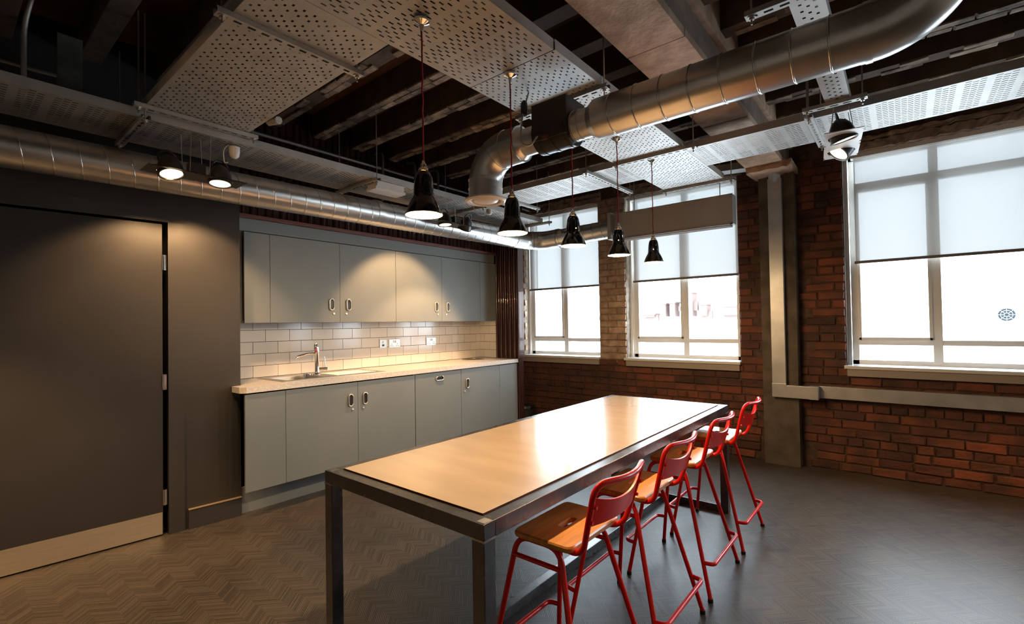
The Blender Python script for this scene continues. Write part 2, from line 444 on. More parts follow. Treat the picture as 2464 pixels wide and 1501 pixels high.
for a, b, zb, lab in BL:
    t = thing('roller_blind', lab, 'blind', ((a + b) / 2, .09, zb), group='roller blinds half lowered over the windows')
    bm = B(); bm.faces.new([bm.verts.new(p) for p in ((a, .09, zb), (b, .09, zb), (b, .09, 2.74), (a, .09, 2.74))]); obj('blind_fabric', bm, m_blind, t)
    bm = B(); box(bm, a - .01, b + .005, .080, .100, zb - .018, zb + .006, .004); obj('bottom_bar', bm, M('blind_bar', (.20, .17, .15), .5), t)
    bm = B(); box(bm, a - .02, b + .015, .04, .12, 2.725, 2.775, .006); obj('cassette', bm, m_white, t)

# outside: white facade with a round window, pinkish chimneys

t = thing('white_building', 'sunlit white building with a round leaded window, seen through the right-hand window', 'building', (14, 34, -8))
bm = B(); box(bm, 1.0, 40, 34.0, 44, -8, 2.4); obj('facade', bm, m_facade, t)
bm = B(); lathe(bm, [(.38, 0), (.38, -.06)], (8.52, 34.0, 1.41), 32, cap1=True, axis='y'); rw = obj('round_window', bm, m_glassdk, t)
bm = B()
for r in (.37, .25, .10): tube(bm, [(8.52 + r * math.cos(k * pi / 16), 33.93, 1.41 + r * math.sin(k * pi / 16)) for k in range(33)], .007, 5, caps=False)
for k in range(8):
    a = k * pi / 4
    tube(bm, [(8.52 + .1 * math.cos(a), 33.93, 1.41 + .1 * math.sin(a)), (8.52 + .37 * math.cos(a), 33.93, 1.41 + .37 * math.sin(a))], .006, 5)
obj('glazing_bars', bm, m_facade, rw)
bm = B(); tube(bm, [(8.52 + x, 33.9, 1.41 + .55 + .16 * math.cos(x * 4.2)) for x in [i * .05 - .72 for i in range(30)]], .05, 6); obj('hood_mould', bm, m_facade, t)
bm = B(); box(bm, 9.15, 12, 33.85, 34.0, 1.70, 1.80); obj('cornice', bm, m_facade, t)
t = thing('chimney_stack_roofs', 'pale red brick gables and chimneys across the street, seen through the middle window', 'building', (-8, 30, -8))
bm = B(); box(bm, -11.8, -4.3, 30.5, 36, -8, 1.7); obj('facade', bm, m_facade, t)
for x0, x1, z0, h in ((-11.8, -10.6, 1.4, .5), (-9.0, -7.6, 2.1, .7), (-7.4, -6.6, 1.5, .6), (-5.9, -4.4, 1.4, 1.1)):
    bm = B(); vv = [bm.verts.new((x, y, z)) for y in (30.2, 30.5) for x, z in ((x0, z0), (x1, z0), (x1, z0 + h), (x0 + (x1 - x0) * .3, z0 + h * .55), (x0, z0 + h * .5))]
    bm.faces.new(vv[4::-1]); bm.faces.new(vv[5:])
    for i in range(5): bm.faces.new((vv[i], vv[(i + 1) % 5], vv[5 + (i + 1) % 5], vv[5 + i]))
    obj('gable', bm, m_redroof, t)
for x0, x1, z0, z1 in ((-11.8, -10.8, 1.7, 1.97), (-10.2, -9.9, 1.7, 2.75), (-9.6, -9.2, 1.7, 2.8), (-8.7, -7.9, 1.7, 3.5), (-7.3, -6.9, 1.7, 2.6), (-5.8, -4.8, 1.7, 2.4)):
    bm = B(); box(bm, x0, x1, 30, 31, z0, z1); box(bm, x0 - .06, x1 + .06, 29.94, 31.06, z1 - .12, z1); obj('chimney', bm, m_redroof, t)

# ------------------------------------------------------------ charcoal wall with the door (slightly splayed)
def gx(y): return .3245 + .0904 * (y + 3.63)
ang = math.atan(.0904)
GW = Matrix.Translation((.3245, -3.63, 0)) @ Matrix.Rotation(-ang, 4, 'Z')     # local: x out of the wall, y along it (towards the kitchen)
DY1 = -.455 ; DY0 = DY1 - .93
bm = B()
box(bm, -.2, 0, DY1 + .028, 0, 0, ZC); box(bm, -.2, 0, DY0, DY1 + .028, 2.035, ZC); box(bm, -.2, 0, -3.75, DY0, 0, ZC); box(bm, -.32, -.2, -3.75, 0, 0, ZC)  # last box: added unseen backing that keeps sky light out behind the door
bm.transform(GW); box(bm, -.32, .31, -3.73, -3.631, 0, ZC); wall_left = struct(obj('wall_left', bm, m_grey))
bm = B(); box(bm, -.2, .012, DY1 + .028, DY1 + .115, 0, 2.06); box(bm, -.2, .012, DY0 - .1, DY1 + .115, 2.035, 2.13); bm.transform(GW); struct(obj('trim_2', bm, m_grey))
door = struct(new_obj('door_1', None)); door.matrix_basis = GW @ Matrix.Translation((0, DY1, 0))
def lpart(name, bm, mat, parent, M_=GW, **k):
    bm.transform(M_); return obj(name, bm, mat, parent, **k)
bm = B(); box(bm, -.05, -.006, DY0, DY1, .008, 2.022, .002); lf = lpart('door_leaf', bm, m_door, door)
bm = B(); box(bm, -.006, -.003, DY0 + .004, DY1 - .004, .010, .150); lpart('kick_plate', bm, m_kick, door)
for z in (.245, .99, 1.77):
    bm = B(); tube(bm, [Vector((.004, DY1 + .009, z - .05)), Vector((.004, DY1 + .009, z + .05))], .0065, 10)
    box(bm, -.02, .002, DY1 - .002, DY1 + .02, z - .05, z + .05); lpart('hinge', bm, m_chrome, door, smooth=40)
bm = B(); box(bm, .0, .018, DY1 + .135, -.001, 0, .128, .002); box(bm, .0, .022, DY1 + .135, -.001, .128, .1335, .001, mat=1); lpart('baseboard_left', bm, [m_grey, M('skirting_top_tan', (.34, .25, .17), .4)], None); struct(bpy.data.objects['baseboard_left'])  # second box is a thin tan strip along the baseboard top

# ------------------------------------------------------------ kitchen alcove
XT, XU, XB = -.12, .17, .478
YA, YE = -3.63, -.66
bm = B(); box(bm, XT - .2, XT - .006, YA - .1, YE + .1, 0, ZC); 
box(bm, XT - .2, -.13, YE + .09, .012, 0, ZC)
alc = struct(obj('wall_alcove', bm, m_mortar))
bm = B(); box(bm, XT - .004, XT + .002, YA, YE, .90, 1.40); box(bm, XT, .157, YE, YE + .007, .90, 1.40); obj('grout_bed', bm, m_grout, alc)
TM = {}
def tile(cx, cyy, cz, L, H, side):
    k = (round(L, 3), round(H, 3))
    if k not in TM:
        b_ = B(); box(b_, 0, .008, -L / 2, L / 2, -H / 2, H / 2, .0015); me = bpy.data.meshes.new('tile'); b_.to_mesh(me); b_.free(); me.materials.append(m_tile); TM[k] = me
    o = bpy.data.objects.new('tile', TM[k]); COL.objects.link(o); o.parent = alc
    o.matrix_basis = Matrix.Translation((cx, cyy, cz)) @ (Matrix.Rotation(-pi / 2, 4, 'Z') if side else Matrix.Identity(4))
g = .0035; rows = [(.925, 1.021), (1.021, 1.1185), (1.1185, 1.217), (1.217, 1.315), (1.315, 1.395)]
for ri, (z0, z1) in enumerate(rows):
    y = -3.368 - .405 + (0 if ri % 2 == 0 else .1) 
    while y < YE:
        a, b = max(y, YA + .002), min(y + .2022, YE)
        if b - a > .012: tile(XT + .001, (a + b) / 2, (z0 + z1) / 2, b - a - g, z1 - z0 - g, 0)
        y += .2022
    xs = [XT + .008, XT + .085, .157] if ri % 2 == 0 else [XT + .008, XT + .175, .157]
    for a, b in zip(xs, xs[1:]):
        tile((a + b) / 2, YE - .001, (z0 + z1) / 2, b - a - g, z1 - z0 - g, 1)

# corrugated cladding
def corr(bm, p0, d, n_, L, z0, z1, per=.062, amp=.016):
    """ribs along z; p0 start, d direction, n_ outward normal"""
    prof = [(0, 0), (.10, 0), (.14, .55), (.20, .88), (.28, 1), (.36, .88), (.42, .55), (.46, 0), (.60, 0), (.63, .35), (.69, .5), (.75, .35), (.78, 0), (.92, 0)]
    k = int(L / per) + 1; pts = []
    for i in range(k):
        for u, h in prof:
            s = (i + u) * per
            if s <= L: pts.append((s, h * amp))
    pts.append((L, 0)); lo = []; hi = []
    for s, h in pts:
        q = Vector(p0) + Vector(d) * s + Vector(n_) * h
        lo.append(bm.verts.new((q.x, q.y, z0))); hi.append(bm.verts.new((q.x, q.y, z1)))
    for i in range(len(pts) - 1): bm.faces.new((lo[i], lo[i + 1], hi[i + 1], hi[i]))
obj('riser', box(B(), XT - .1, .504, YE + .0075, YE + .09, 0, 2.75), m_corr, alc)
bm = B(); corr(bm, (.16, YE + .005, 0), (1, 0, 0), (0, -1, 0), .352, .925, 2.75, per=.070, amp=.024)
obj('corrugated_cladding', bm, m_corr, alc, smooth=62)
bm = B(); box(bm, .505, .519, YE - .012, YE + .09, .925, 2.75); obj('cladding_edge_trim', bm, m_corr, alc)
bulk = struct(obj('trim_3', box(B(), XT - .1, .165, YA + .002, YE - .02, 2.20, ZC), m_corr))
bm = B(); corr(bm, (.166, YA + .002, 0), (0, 1, 0), (1, 0, 0), YE - .014 - YA, 2.195, 3.0, per=.115, amp=.022); obj('corrugated_cladding', bm, m_corr, bulk, smooth=62)
bm = B(); box(bm, .12, .198, YA + .002, YE - .02, 2.172, 2.197, .002); obj('edge_trim', bm, m_trim, bulk)

def handle(y, z, x, parent, horiz=False):
    """recessed oblong pull with chrome rim"""
    hw, hl = (.019, .048)
    pts = []
    for k in range(25):
        a = 2 * pi * k / 24
        yy = math.cos(a) * hw; zz = math.sin(a) * hw + (hl - hw) * (1 if math.sin(a) >= 0 else -1)
        if horiz: yy, zz = zz, yy
        pts.append(Vector((x + .007, y + yy, z + zz)))
    bm = B(); tube(bm, pts, .0052, 8, caps=False); 
    # skirt down to the door and recessed cup
    lo = [bm.verts.new((x, p.y, p.z)) for p in pts[:-1]]; hi = [bm.verts.new((x + .008, p.y, p.z)) for p in pts[:-1]]
    for i in range(24): bm.faces.new((lo[i], lo[(i + 1) % 24], hi[(i + 1) % 24], hi[i]))
    h = obj('handle', bm, m_pull, parent, smooth=50)
    bm = B(); c = [bm.verts.new((x + .001, p.y, p.z)) for p in pts[:-1]]; bm.faces.new(c); obj('handle_recess', bm, m_blk2, h)
def lock(y, z, x, parent):
    bm = B(); lathe(bm, [(.0095, 0), (.0095, .005), (.006, .006)], (x, y, z), 14, cap1=True, axis='x'); obj('lock', bm, m_pull, parent, smooth=40)
def door_panel(name, y0, y1, z0, z1, x, parent):
    bm = B(); box(bm, x - .019, x, y0 + .0015, y1 - .0015, z0, z1, .0012); return obj(name, bm, m_cab, parent)

# wall cabinets
ZU0, ZU1 = 1.372, 2.066
def wall_cab(y0, y1, label):
    t = thing('wall_cabinet', label, 'cabinet', ((XT + XU) / 2, (y0 + y1) / 2, ZU0), group='grey wall cabinets over the tiles')
    bm = B(); box(bm, XT + .01, XU - .021, y0 + .001, y1 - .001, ZU0 + .002, ZU1); obj('carcass', bm, m_cab, t)
    ym = (y0 + y1) / 2
    for a, b, s in ((y0, ym, -1), (ym, y1, 1)):
        d = door_panel('door', a, b, ZU0, ZU1, XU, t)
        handle(ym + s * .082, 1.527, XU, d); lock(ym + s * .060, 1.447, XU, d)
wall_cab(-3.351, -2.151, 'grey two-door wall cabinet above the sink')
wall_cab(-2.151, -.951, 'grey two-door wall cabinet above the power sockets, nearer the windows')
bm = B(); box(bm, XT + .01, XU - .002, -3.35, YA + .002, ZU0, ZU1, 0); bm.free()
t = tag(obj('filler_panel', box(B(), XU - .019, XU, YA + .09, -3.3525, ZU0, ZU1, .001), m_cab), 'narrow grey filler panel left of the wall cabinets by the charcoal wall', 'panel')
t = tag(obj('filler_panel', box(B(), XT + .01, XU - .03, YA + .004, YA + .088, ZU0, 2.10, .001), m_cab), 'recessed grey scribe strip between charcoal wall and wall cabinet filler', 'panel')
t = tag(obj('end_panel', box(B(), XT + .01, XU, -.9495, -.637, ZU0, ZU1, .001), m_cab), 'narrow grey blank panel at the window end of the wall cabinets', 'panel')
t = tag(obj('cornice_panel', box(B(), XT + .01, XU - .012, YA + .004, YE - .022, ZU1 + .008, 2.17, .001), m_cab), 'long grey fascia strip above the wall cabinets under the oxblood trim', 'panel')

# base cabinets
ZP, ZB1 = .192, .872
def base_thing(name, y0, y1, label, cat='cabinet', group='grey base cabinets'):
    t = thing(name, label, cat, (.17, (y0 + y1) / 2, 0), group=group)
    bm = B(); box(bm, XT + .01, XB - .021, y0 + .001, y1 - .001, ZP + .004, ZB1 - .16 if y0 < -2.9 else ZB1); obj('carcass', bm, m_cab, t)
    return t
t = base_thing('base_cabinet', -3.38, -2.18, 'grey two-door base cabinet under the sink')
for a, b, s in ((-3.38, -2.78, -1), (-2.78, -2.18, 1)):
    d = door_panel('door', a, b, ZP, ZB1 - .004, XB, t); handle(-2.78 + s * .068, .725, XB, d); lock(-2.78 + s * .050, .645, XB, d)
t = base_thing('dishwasher', -2.18, -1.58, 'integrated grey dishwasher front with a horizontal chrome pull', 'dishwasher')
d = door_panel('door', -2.176, -1.582, ZP, ZB1 - .004, XB, t); handle(-1.875, .810, XB, d, True)
t = base_thing('base_cabinet', -1.58, -.98, 'grey single-door base cabinet below the worktop waste ring')
d = door_panel('door', -1.58, -.98, ZP, ZB1 - .004, XB, t); handle(-1.492, .722, XB, d); lock(-1.53, .640, XB, d)
tag(obj('filler_panel', box(B(), XB - .019, XB, YA - .03, -3.3815, ZP, ZB1 - .004, .001), m_cab), 'grey blank base panel left of the sink cabinet beside the charcoal wall', 'panel')
tag(obj('end_panel', box(B(), XT + .01, XB, -.9785, -.664, ZP, ZB1 - .004, .001), m_cab), 'grey blank base panel at the window end of the cupboards', 'panel')
tag(obj('plinth', box(B(), .29, .310, YA + .004, -.68, 0, ZP - .004, .001), m_cab), 'recessed grey plinth along the foot of the base cabinets', 'plinth')
# worktop with cut-out for the bowl
wt = thing('worktop', 'pale speckled laminate worktop over the base cabinets', 'worktop', (.2, -2.1, .88))
bm = B(); z0, z1 = .880, .922; bx0, bx1, by0, by1 = .02, .33, -3.30, -2.99
def slab(pts):
    lo = [bm.verts.new((x, y, z0)) for x, y in pts]; hi = [bm.verts.new((x, y, z1)) for x, y in pts]
    bm.faces.new(hi); bm.faces.new(list(reversed(lo)))
    for i in range(len(pts)): j = (i + 1) % len(pts); bm.faces.new((lo[i], lo[j], hi[j], hi[i]))
xf = .4915
slab([(XT, by0), (XT, YA), (.3255, YA), (.3255, -3.688), (.455, -3.688), (xf, -3.655), (xf, by0)][::-1])
slab([(XT, by0), (bx0, by0), (bx0, by1), (XT, by1)]); slab([(bx1, by0), (xf, by0), (xf, by1), (bx1, by1)])
slab([(XT, by1), (xf, by1), (xf, YE + .004), (XT, YE + .004)])
obj('slab', bm, m_top, wt)
# sink
sk = thing('sink', 'stainless steel inset sink with bowl on the left and grooved drainer', 'sink', (.15, -2.9, .922))
bm = B(); X0, X1, Y0_, Y1_ = -.065, .395, -3.36, -2.44; zt = .9245
for (a, b, c, d) in ((X0, bx0, Y0_, Y1_), (bx1, X1, Y0_, Y1_), (bx0, bx1, Y0_, by0), (bx0, bx1, by1, Y1_)): box(bm, a, b, c, d, .9221, zt)
bmb = bm
v = [bm.verts.new(p) for p in ((bx0, by0, zt), (bx1, by0, zt), (bx1, by1, zt), (bx0, by1, zt), (bx0 + .02, by0 + .02, .77), (bx1 - .02, by0 + .02, .77), (bx1 - .02, by1 - .02, .77), (bx0 + .02, by1 - .02, .77))]
for i in range(4): j = (i + 1) % 4; bm.faces.new((v[i], v[j], v[4 + j], v[4 + i]))
bm.faces.new(v[4:]); obj('basin', bm, m_steel, sk)
bm = B()
for i in range(7): tube(bm, [(.07 + i * .042, -2.88, .9255), (.07 + i * .042, -2.50, .9255)], .004, 6)
obj('drainer_ribs', bm, m_steel, sk, smooth=60)
bm = B(); lathe(bm, [(.032, 0), (.03, .003), (.012, .004)], (.17, -3.14, .771), 20, cap1=True); obj('waste', bm, m_chrome, sk, smooth=40)
bm = B(); lathe(bm, [(.032, -.03), (.034, .012), (.028, .014), (.026, -.02)], (.12, -3.03, .93), 20); obj('strainer_cup', bm, m_chrome, sk, smooth=40)
# tap
tp = thing('mixer_tap', 'tall chrome boiling-water tap with side lever at the sink', 'tap', (.13, -2.95, .925))
bm = B(); lathe(bm, [(.032, 0), (.032, .012), (.021, .02), (.0185, .03), (.0185, .195), (.021, .20)], (.13, -2.95, .9245), 24, cap0=True); obj('body', bm, m_chrome, tp, smooth=40)
bm = B(); lathe(bm, [(.021, 0), (.021, .03), (.018, .055), (.010, .07)], (.13, -2.95, 1.122), 20, cap1=True); 
bm.transform(Matrix.Translation((.13, -2.95, 1.122)) @ Matrix.Rotation(.12, 4, 'X') @ Matrix.Translation((-.13, 2.95, -1.122))); obj('head', bm, m_chrome, tp, smooth=40)
bm = B(); box(bm, .140, .152, -2.973, -2.957, 1.128, 1.146, .002); obj('red_button', bm, M('red_button', (.6, .02, .02), .3), tp)
bm = B(); tube(bm, rpath([(.13, -2.95, 1.105), (.125, -3.03, 1.105), (.12, -3.105, 1.088), (.12, -3.118, 1.07)], .02), [.013] * 3 + [.012] * 20 if False else .0125, 12); obj('spout', bm, m_chrome, tp, smooth=60)
bm = B(); tube(bm, [(.13, -2.95, .972), (.145, -2.865, .972)], .0135, 14); h = obj('side_valve', bm, m_chrome, tp, smooth=40)
bm = B(); tube(bm, [(.145, -2.878, .98), (.14, -2.888, 1.075)], [.0045, .0035], 8); obj('lever', bm, m_chrome, h, smooth=60)
# waste ring
t = thing('waste_chute_ring', 'round steel waste chute ring set flush in the worktop', 'waste chute', (.06, -.97, .922))
bm = B(); lathe(bm, [(.135, 0), (.135, .004), (.12, .006), (.108, .004), (.106, .0)], (.06, -.97, .9225), 40); obj('ring', bm, m_steel, t, smooth=40)
bm = B(); lathe(bm, [(.106, .001), (.03, .002), (.0, .002)], (.06, -.97, .9225), 40); obj('flap', bm, m_cabin, t, smooth=40)
# sockets
def sock(y0, y1, z0, z1, label, kind):
    t = thing('power_socket' if kind else 'fused_switch', label, 'socket' if kind else 'switch', (XT + .01, (y0 + y1) / 2, (z0 + z1) / 2))
    x = XT + .0095
    bm = B(); box(bm, x, x + .006, y0, y1, z0, z1, .0015); obj('plate', bm, m_socket, t)
    if kind:
        for s in (-1, 1):
            yc = (y0 + y1) / 2 + s * .035; 
            bm = B(); 
            for dy, dz in ((0, .0), (-.011, -.02), (.011, -.02)): box(bm, x + .0055, x + .0068, yc + dy - .003, yc + dy + .003, (z0 + z1) / 2 - .005 + dz - .003, (z0 + z1) / 2 - .005 + dz + .004)
            obj('pin_holes', bm, m_cabin, t)
            bm = B(); box(bm, x + .005, x + .009, (y0 + y1) / 2 + s * .011 - .006, (y0 + y1) / 2 + s * .011 + .006, z1 - .034, z1 - .012, .001); obj('rocker', bm, m_plast, t)
    else:
        bm = B(); box(bm, x + .005, x + .009, (y0 + y1) / 2 - .007, (y0 + y1) / 2 + .007, z1 - .036, z1 - .014, .001); obj('rocker', bm, m_plast, t)
        bm = B(); box(bm, x + .005, x + .008, (y0 + y1) / 2 - .013, (y0 + y1) / 2 + .013, z0 + .018, z0 + .036, .001); obj('fuse_carrier', bm, m_blk2, t)
sock(-2.152, -2.070, 1.108, 1.192, 'brushed square fused switch left of the double sockets', 0)
sock(-2.040, -1.900, 1.106, 1.192, 'brushed double socket right beside the square switch', 1)
sock(-1.540, -1.400, 1.108, 1.194, 'brushed double socket on its own nearer the windows', 1)

# bin behind the cabinet end
t = thing('waste_bin', 'small black pedal bin in the corner past the cupboards', 'bin', (.30, -.30, 0))
bm = B(); lathe(bm, [(.12, 0), (.125, .02), (.13, .27)], (.30, -.30, 0), 28, cap0=True); obj('body', bm, m_blk2, t, smooth=40)
bm = B(); lathe(bm, [(.133, .27), (.134, .295), (.12, .315), (.05, .325)], (.30, -.30, 0), 28, cap1=True); obj('lid', bm, m_blk, t, smooth=40)

# ------------------------------------------------------------ table
TX0, TX1, TY0, TY1, TZ = 2.163, 3.056, -4.010, -1.510, .741
tb = thing('dining_table', 'long table with a pale ply top in a dark steel box-section frame', 'table', ((TX0 + TX1) / 2, (TY0 + TY1) / 2, 0))
b_ = .05
for (a, b, c, d) in ((TX0, TX1, TY0, TY0 + b_), (TX0, TX1, TY1 - b_, TY1), (TX0, TX0 + b_, TY0 + b_, TY1 - b_), (TX1 - b_, TX1, TY0 + b_, TY1 - b_)):
    bm = B(); box(bm, a, b, c, d, TZ - b_, TZ, .003); obj('top_rail', bm, m_frame, tb)
for x in (TX0, TX1 - b_):
    for y in (TY0, TY1 - b_):
        bm = B(); box(bm, x, x + b_, y, y + b_, 0.0, TZ - b_, .003); obj('leg', bm, m_frame, tb)
for x in (TX0, TX1 - b_):
    for y, s in ((TY0, 1), (TY1 - b_, 1)):
        bm = B(); box(bm, x - .0015, x + b_ + .0015, y - .0015, y + b_ + .0015, TZ - b_ - .004, TZ - b_ + .003, .001); obj('weld_bead', bm, m_weld, tb)
for y in (TY0, TY1 - b_):
    bm = B(); box(bm, TX0 + b_, TX1 - b_, y, y + b_, .0, b_, .003); obj('foot_rail', bm, m_frame, tb)
bm = B(); box(bm, 2.562, 2.612, TY0 + b_, TY1 - b_, 0, b_, .003); obj('foot_rail', bm, m_frame, tb)
bm = B(); box(bm, TX0 + b_ + .004, TX1 - b_ - .004, TY0 + b_ + .004, TY1 - b_ - .004, TZ - .018, TZ + .005, .0012, mat=1)
for f in bm.faces:
    if f.normal.z > .9 or f.calc_center_median().z > TZ + .0045: f.material_index = 0
bm.normal_update()
obj('tabletop', bm, [m_table, m_edge], tb)
for (x, y) in ((TX1 - b_ + .002, TY0 + .002), (TX0 + .002, TY0 + .002)):
    bm = B(); box(bm, x + .012, x + b_ - .006, y + .006, y + b_ - .010, TZ - .001, TZ + .0008); obj('ground_corner', bm, m_weld, tb)

# ------------------------------------------------------------ stools
def make_stool():
    t = thing('stool', '', 'stool', (0, 0, 0), group='red stools along the table')
    LP = dict(world=False, smooth=60); r = .0098
    for s in (-1, 1):
        pts = rpath([(-.205, s * .235, .012), (-.116, s * .136, .590), (.062, s * .136, .590), (.21, s * .235, .012)], .055, 7)
        bm = B(); tube(bm, pts, r, 12); obj('leg_frame', bm, m_red, t, **LP)
        k = .118
        bm = B(); tube(bm, [(-.128, s * .148, .528), (.077, s * .148, .528)], r * .85, 10); obj('side_brace', bm, m_red, t, **LP)
        for x, y in ((-.205, .235), (.21, .235)):
            bm = B(); lathe(bm, [(.0125, 0), (.0125, .016)], (x, s * y, 0), 10, cap0=True, cap1=True); obj('rubber_foot', bm, m_rubber, t, world=False)
    # foot rests, bowed outwards
    for sx, xf_, zf in ((-1, -.188, .165), (1, .176, .165)):
        o_ = sx * .045
        y_ = .213
        bm = B(); tube(bm, rpath([(xf_, -y_, zf), (xf_ + o_, -y_ + .008, zf), (xf_ + o_, y_ - .008, zf), (xf_, y_, zf)], .028, 6), r, 10); obj('foot_rest', bm, m_red, t, **LP)
    for x in (-.10, .045):
        bm = B(); tube(bm, [(x, -.135, .590), (x, .135, .590)], r * .8, 8); obj('cross_bar', bm, m_red, t, **LP)
    # back frame
    pts = [(.03, -.128, .574), (.150, -.150, .574), (.182, -.172, .66), (.238, -.172, .838)]
    a = rpath(pts + [(.250, -.172, .842)], [.02, .055, .02], 7)[:-1]
    up = rpath([(.0, -.112, .592), (.150, -.142, .592), (.218, -.172, .842), (.268, 0, .836), (.218, .172, .842), (.150, .142, .592), (.0, .112, .592)], [.055, .055, .14, .055, .055], 8)
    bm = B(); tube(bm, up, r, 12); obj('back_frame', bm, m_red, t, **LP)
    # curved back panel
    bm = B(); n = 14; G = []
    for i in range(n + 1):
        u = i / n * 2 - 1; y = u * .158; bow = .030 * (1 - u * u)
        zt_ = .795 - .030 * (1 - u * u); zb_ = .698
        col = []
        for (zz, o_) in ((zb_, 0), (zt_, 0), (zt_, .007), (zb_, .007)):
            x = .150 + (zz - .592) * (.068 / .25) + bow + o_ - .004
            col.append(bm.verts.new((x, y, zz)))
        G.append(col)
    for p, q in zip(G, G[1:]):
        for k in range(4): bm.faces.new((p[k], q[k], q[(k + 1) % 4], p[(k + 1) % 4]))
    bm.faces.new(list(reversed(G[0]))); bm.faces.new(G[-1]); bmesh.ops.recalc_face_normals(bm, faces=bm.faces); obj('back_panel', bm, m_red, t, world=False, smooth=35)
    for s in (-1, 1):
        for zz in (.715, .765):
            bm = B(); lathe(bm, [(.006, 0), (.006, .016)], (.184 + (zz - .715) * .3, s * .158, zz), 8, cap0=True, cap1=True, axis='x')
            obj('screw', bm, m_red, t, world=False)
    # seat with hand hole
    bm = B(); n = 48; hx0, hx1, hy = -.114, .122, .170; cx = (hx0 + hx1) / 2; hw = (hx1 - hx0) / 2
    def sup(a, rx, ry, e): c, s_ = math.cos(a), math.sin(a); return (rx * math.copysign(abs(c) ** e, c), ry * math.copysign(abs(s_) ** e, s_))
    L_ = []
    for (scale_, zz, inner) in ((.985, .600, 0), (1.0, .605, 0), (1.0, .615, 0), (.975, .620, 0), (0, .620, 1), (0, .600, 1)):
        ring = []
        for k in range(n):
            a = 2 * pi * (k + .5) / n
            if not inner:
                x, y = sup(a, hw * scale_, hy * scale_, .14)
            else:
                x, y = sup(a, .016, .047, .38)
            ring.append(bm.verts.new((cx + x, y, zz)))
        L_.append(ring)
    for p, q in list(zip(L_, L_[1:])) + [(L_[-1], L_[0])]:
        for k in range(n): bm.faces.new((p[k], p[(k + 1) % n], q[(k + 1) % n], q[k]))
    bmesh.ops.recalc_face_normals(bm, faces=bm.faces)
    obj('seat', bm, m_seat, t, world=False, smooth=30)
    return t
st = make_stool()
labs = ['red tubular stool with wooden seat nearest the camera, at the near end of the table', 'second red stool from the camera, between the nearest stool and the third one',
        'third red stool from the camera, second from the brick wall', 'farthest red stool, by the table end facing the brick wall']
sy = [-3.595, -3.045, -2.462, -1.868]
st.location = (3.073, sy[0], 0); st['label'] = labs[0]
for i in (1, 2, 3): dup(st, (3.073, sy[i], 0), labs[i])

# ------------------------------------------------------------ ceiling joists with flaked brick soffits
JY = [-.685 - .375 * k for k in range(14)]
def soffit_brick(L, seed):
    r = random.Random(seed); me = bpy.data.meshes.new('brick'); hx, hy = L / 2, .024; j = lambda q: r.uniform(-q, q)
    r0 = [(-hx, -hy, .02), (hx, -hy, .02), (hx, hy, .02), (-hx, hy, .02)]
    r1 = [(x + j(.003), y + j(.002), j(.004)) for x, y, _ in r0]; r2 = [(x * .95 + j(.004), y * .82 + j(.003), -.006 + j(.003)) for x, y, _ in r0]
    fs = [(11, 10, 9, 8)]
    for k in range(4):
        n = (k + 1) % 4; fs += [(4 + k, 4 + n, n, k), (8 + k, 8 + n, 4 + n, 4 + k)]
    me.from_pydata(r0 + r1 + r2, [], fs); me.materials.append(m_flake); return me
SB = [soffit_brick(L, i) for i, L in enumerate((.214, .21, .105, .18, .14))]
cnt = 0
for k, y in enumerate(JY):
    bm = B(); box(bm, .03, XR, y - .052, y + .052, 2.958, ZC + .02, .004); J = obj('joist', bm, m_joist, ceiling)
    if y < -3.5: continue
    rr = random.Random(k)
    for sgn in (-1, 1):
        x = .06 + rr.uniform(0, .1)
        while x < 5.2 and cnt < 290:
            q = rr.randrange(5); L = (.214, .21, .105, .18, .14)[q]
            if 2.9 < x + L / 2 < 3.28 or rr.random() < (.10 if x < 2.6 else .45): x += L + .01; continue
            if x > 2.0 and x < 3.0 and y < -1.9: x += L + .01; continue
            o = bpy.data.objects.new('brick', SB[q]); COL.objects.link(o); o.parent = J
            o.matrix_basis = Matrix.Translation((x + L / 2, y + sgn * .027, 2.952 + rr.uniform(-.003, .004))); cnt += 1
            x += L + .01
# pale board-clad beam running to the pilaster
bmx = struct(thing('trim_4', '', '')); del bmx['label']; del bmx['category']; bmx.location = (3.08, -3, 2.72)
js = [-7.2, -5.18, -3.96, -2.735, -1.55, -.02]
for a, b in zip(js, js[1:]):
    bm = B(); box(bm, 2.935, 3.235, a + .004, b - .002, 2.705 + random.uniform(0, .004), 2.75, .003); obj('soffit_board', bm, m_beam, bmx)
bm = B(); box(bm, 2.95, 3.228, -7.2, 0, 2.74, ZC); obj('beam_casing', bm, m_beam2, bmx)
bm = B(); box(bm, 3.225, 3.262, -7.2, 0, 2.90, ZC, .01); obj('beam_flange', bm, m_beam, bmx)
rough_bar('capital', 2.94, 3.30, -.36, -.02, 2.66, 2.72, m_beam, .012, bmx)

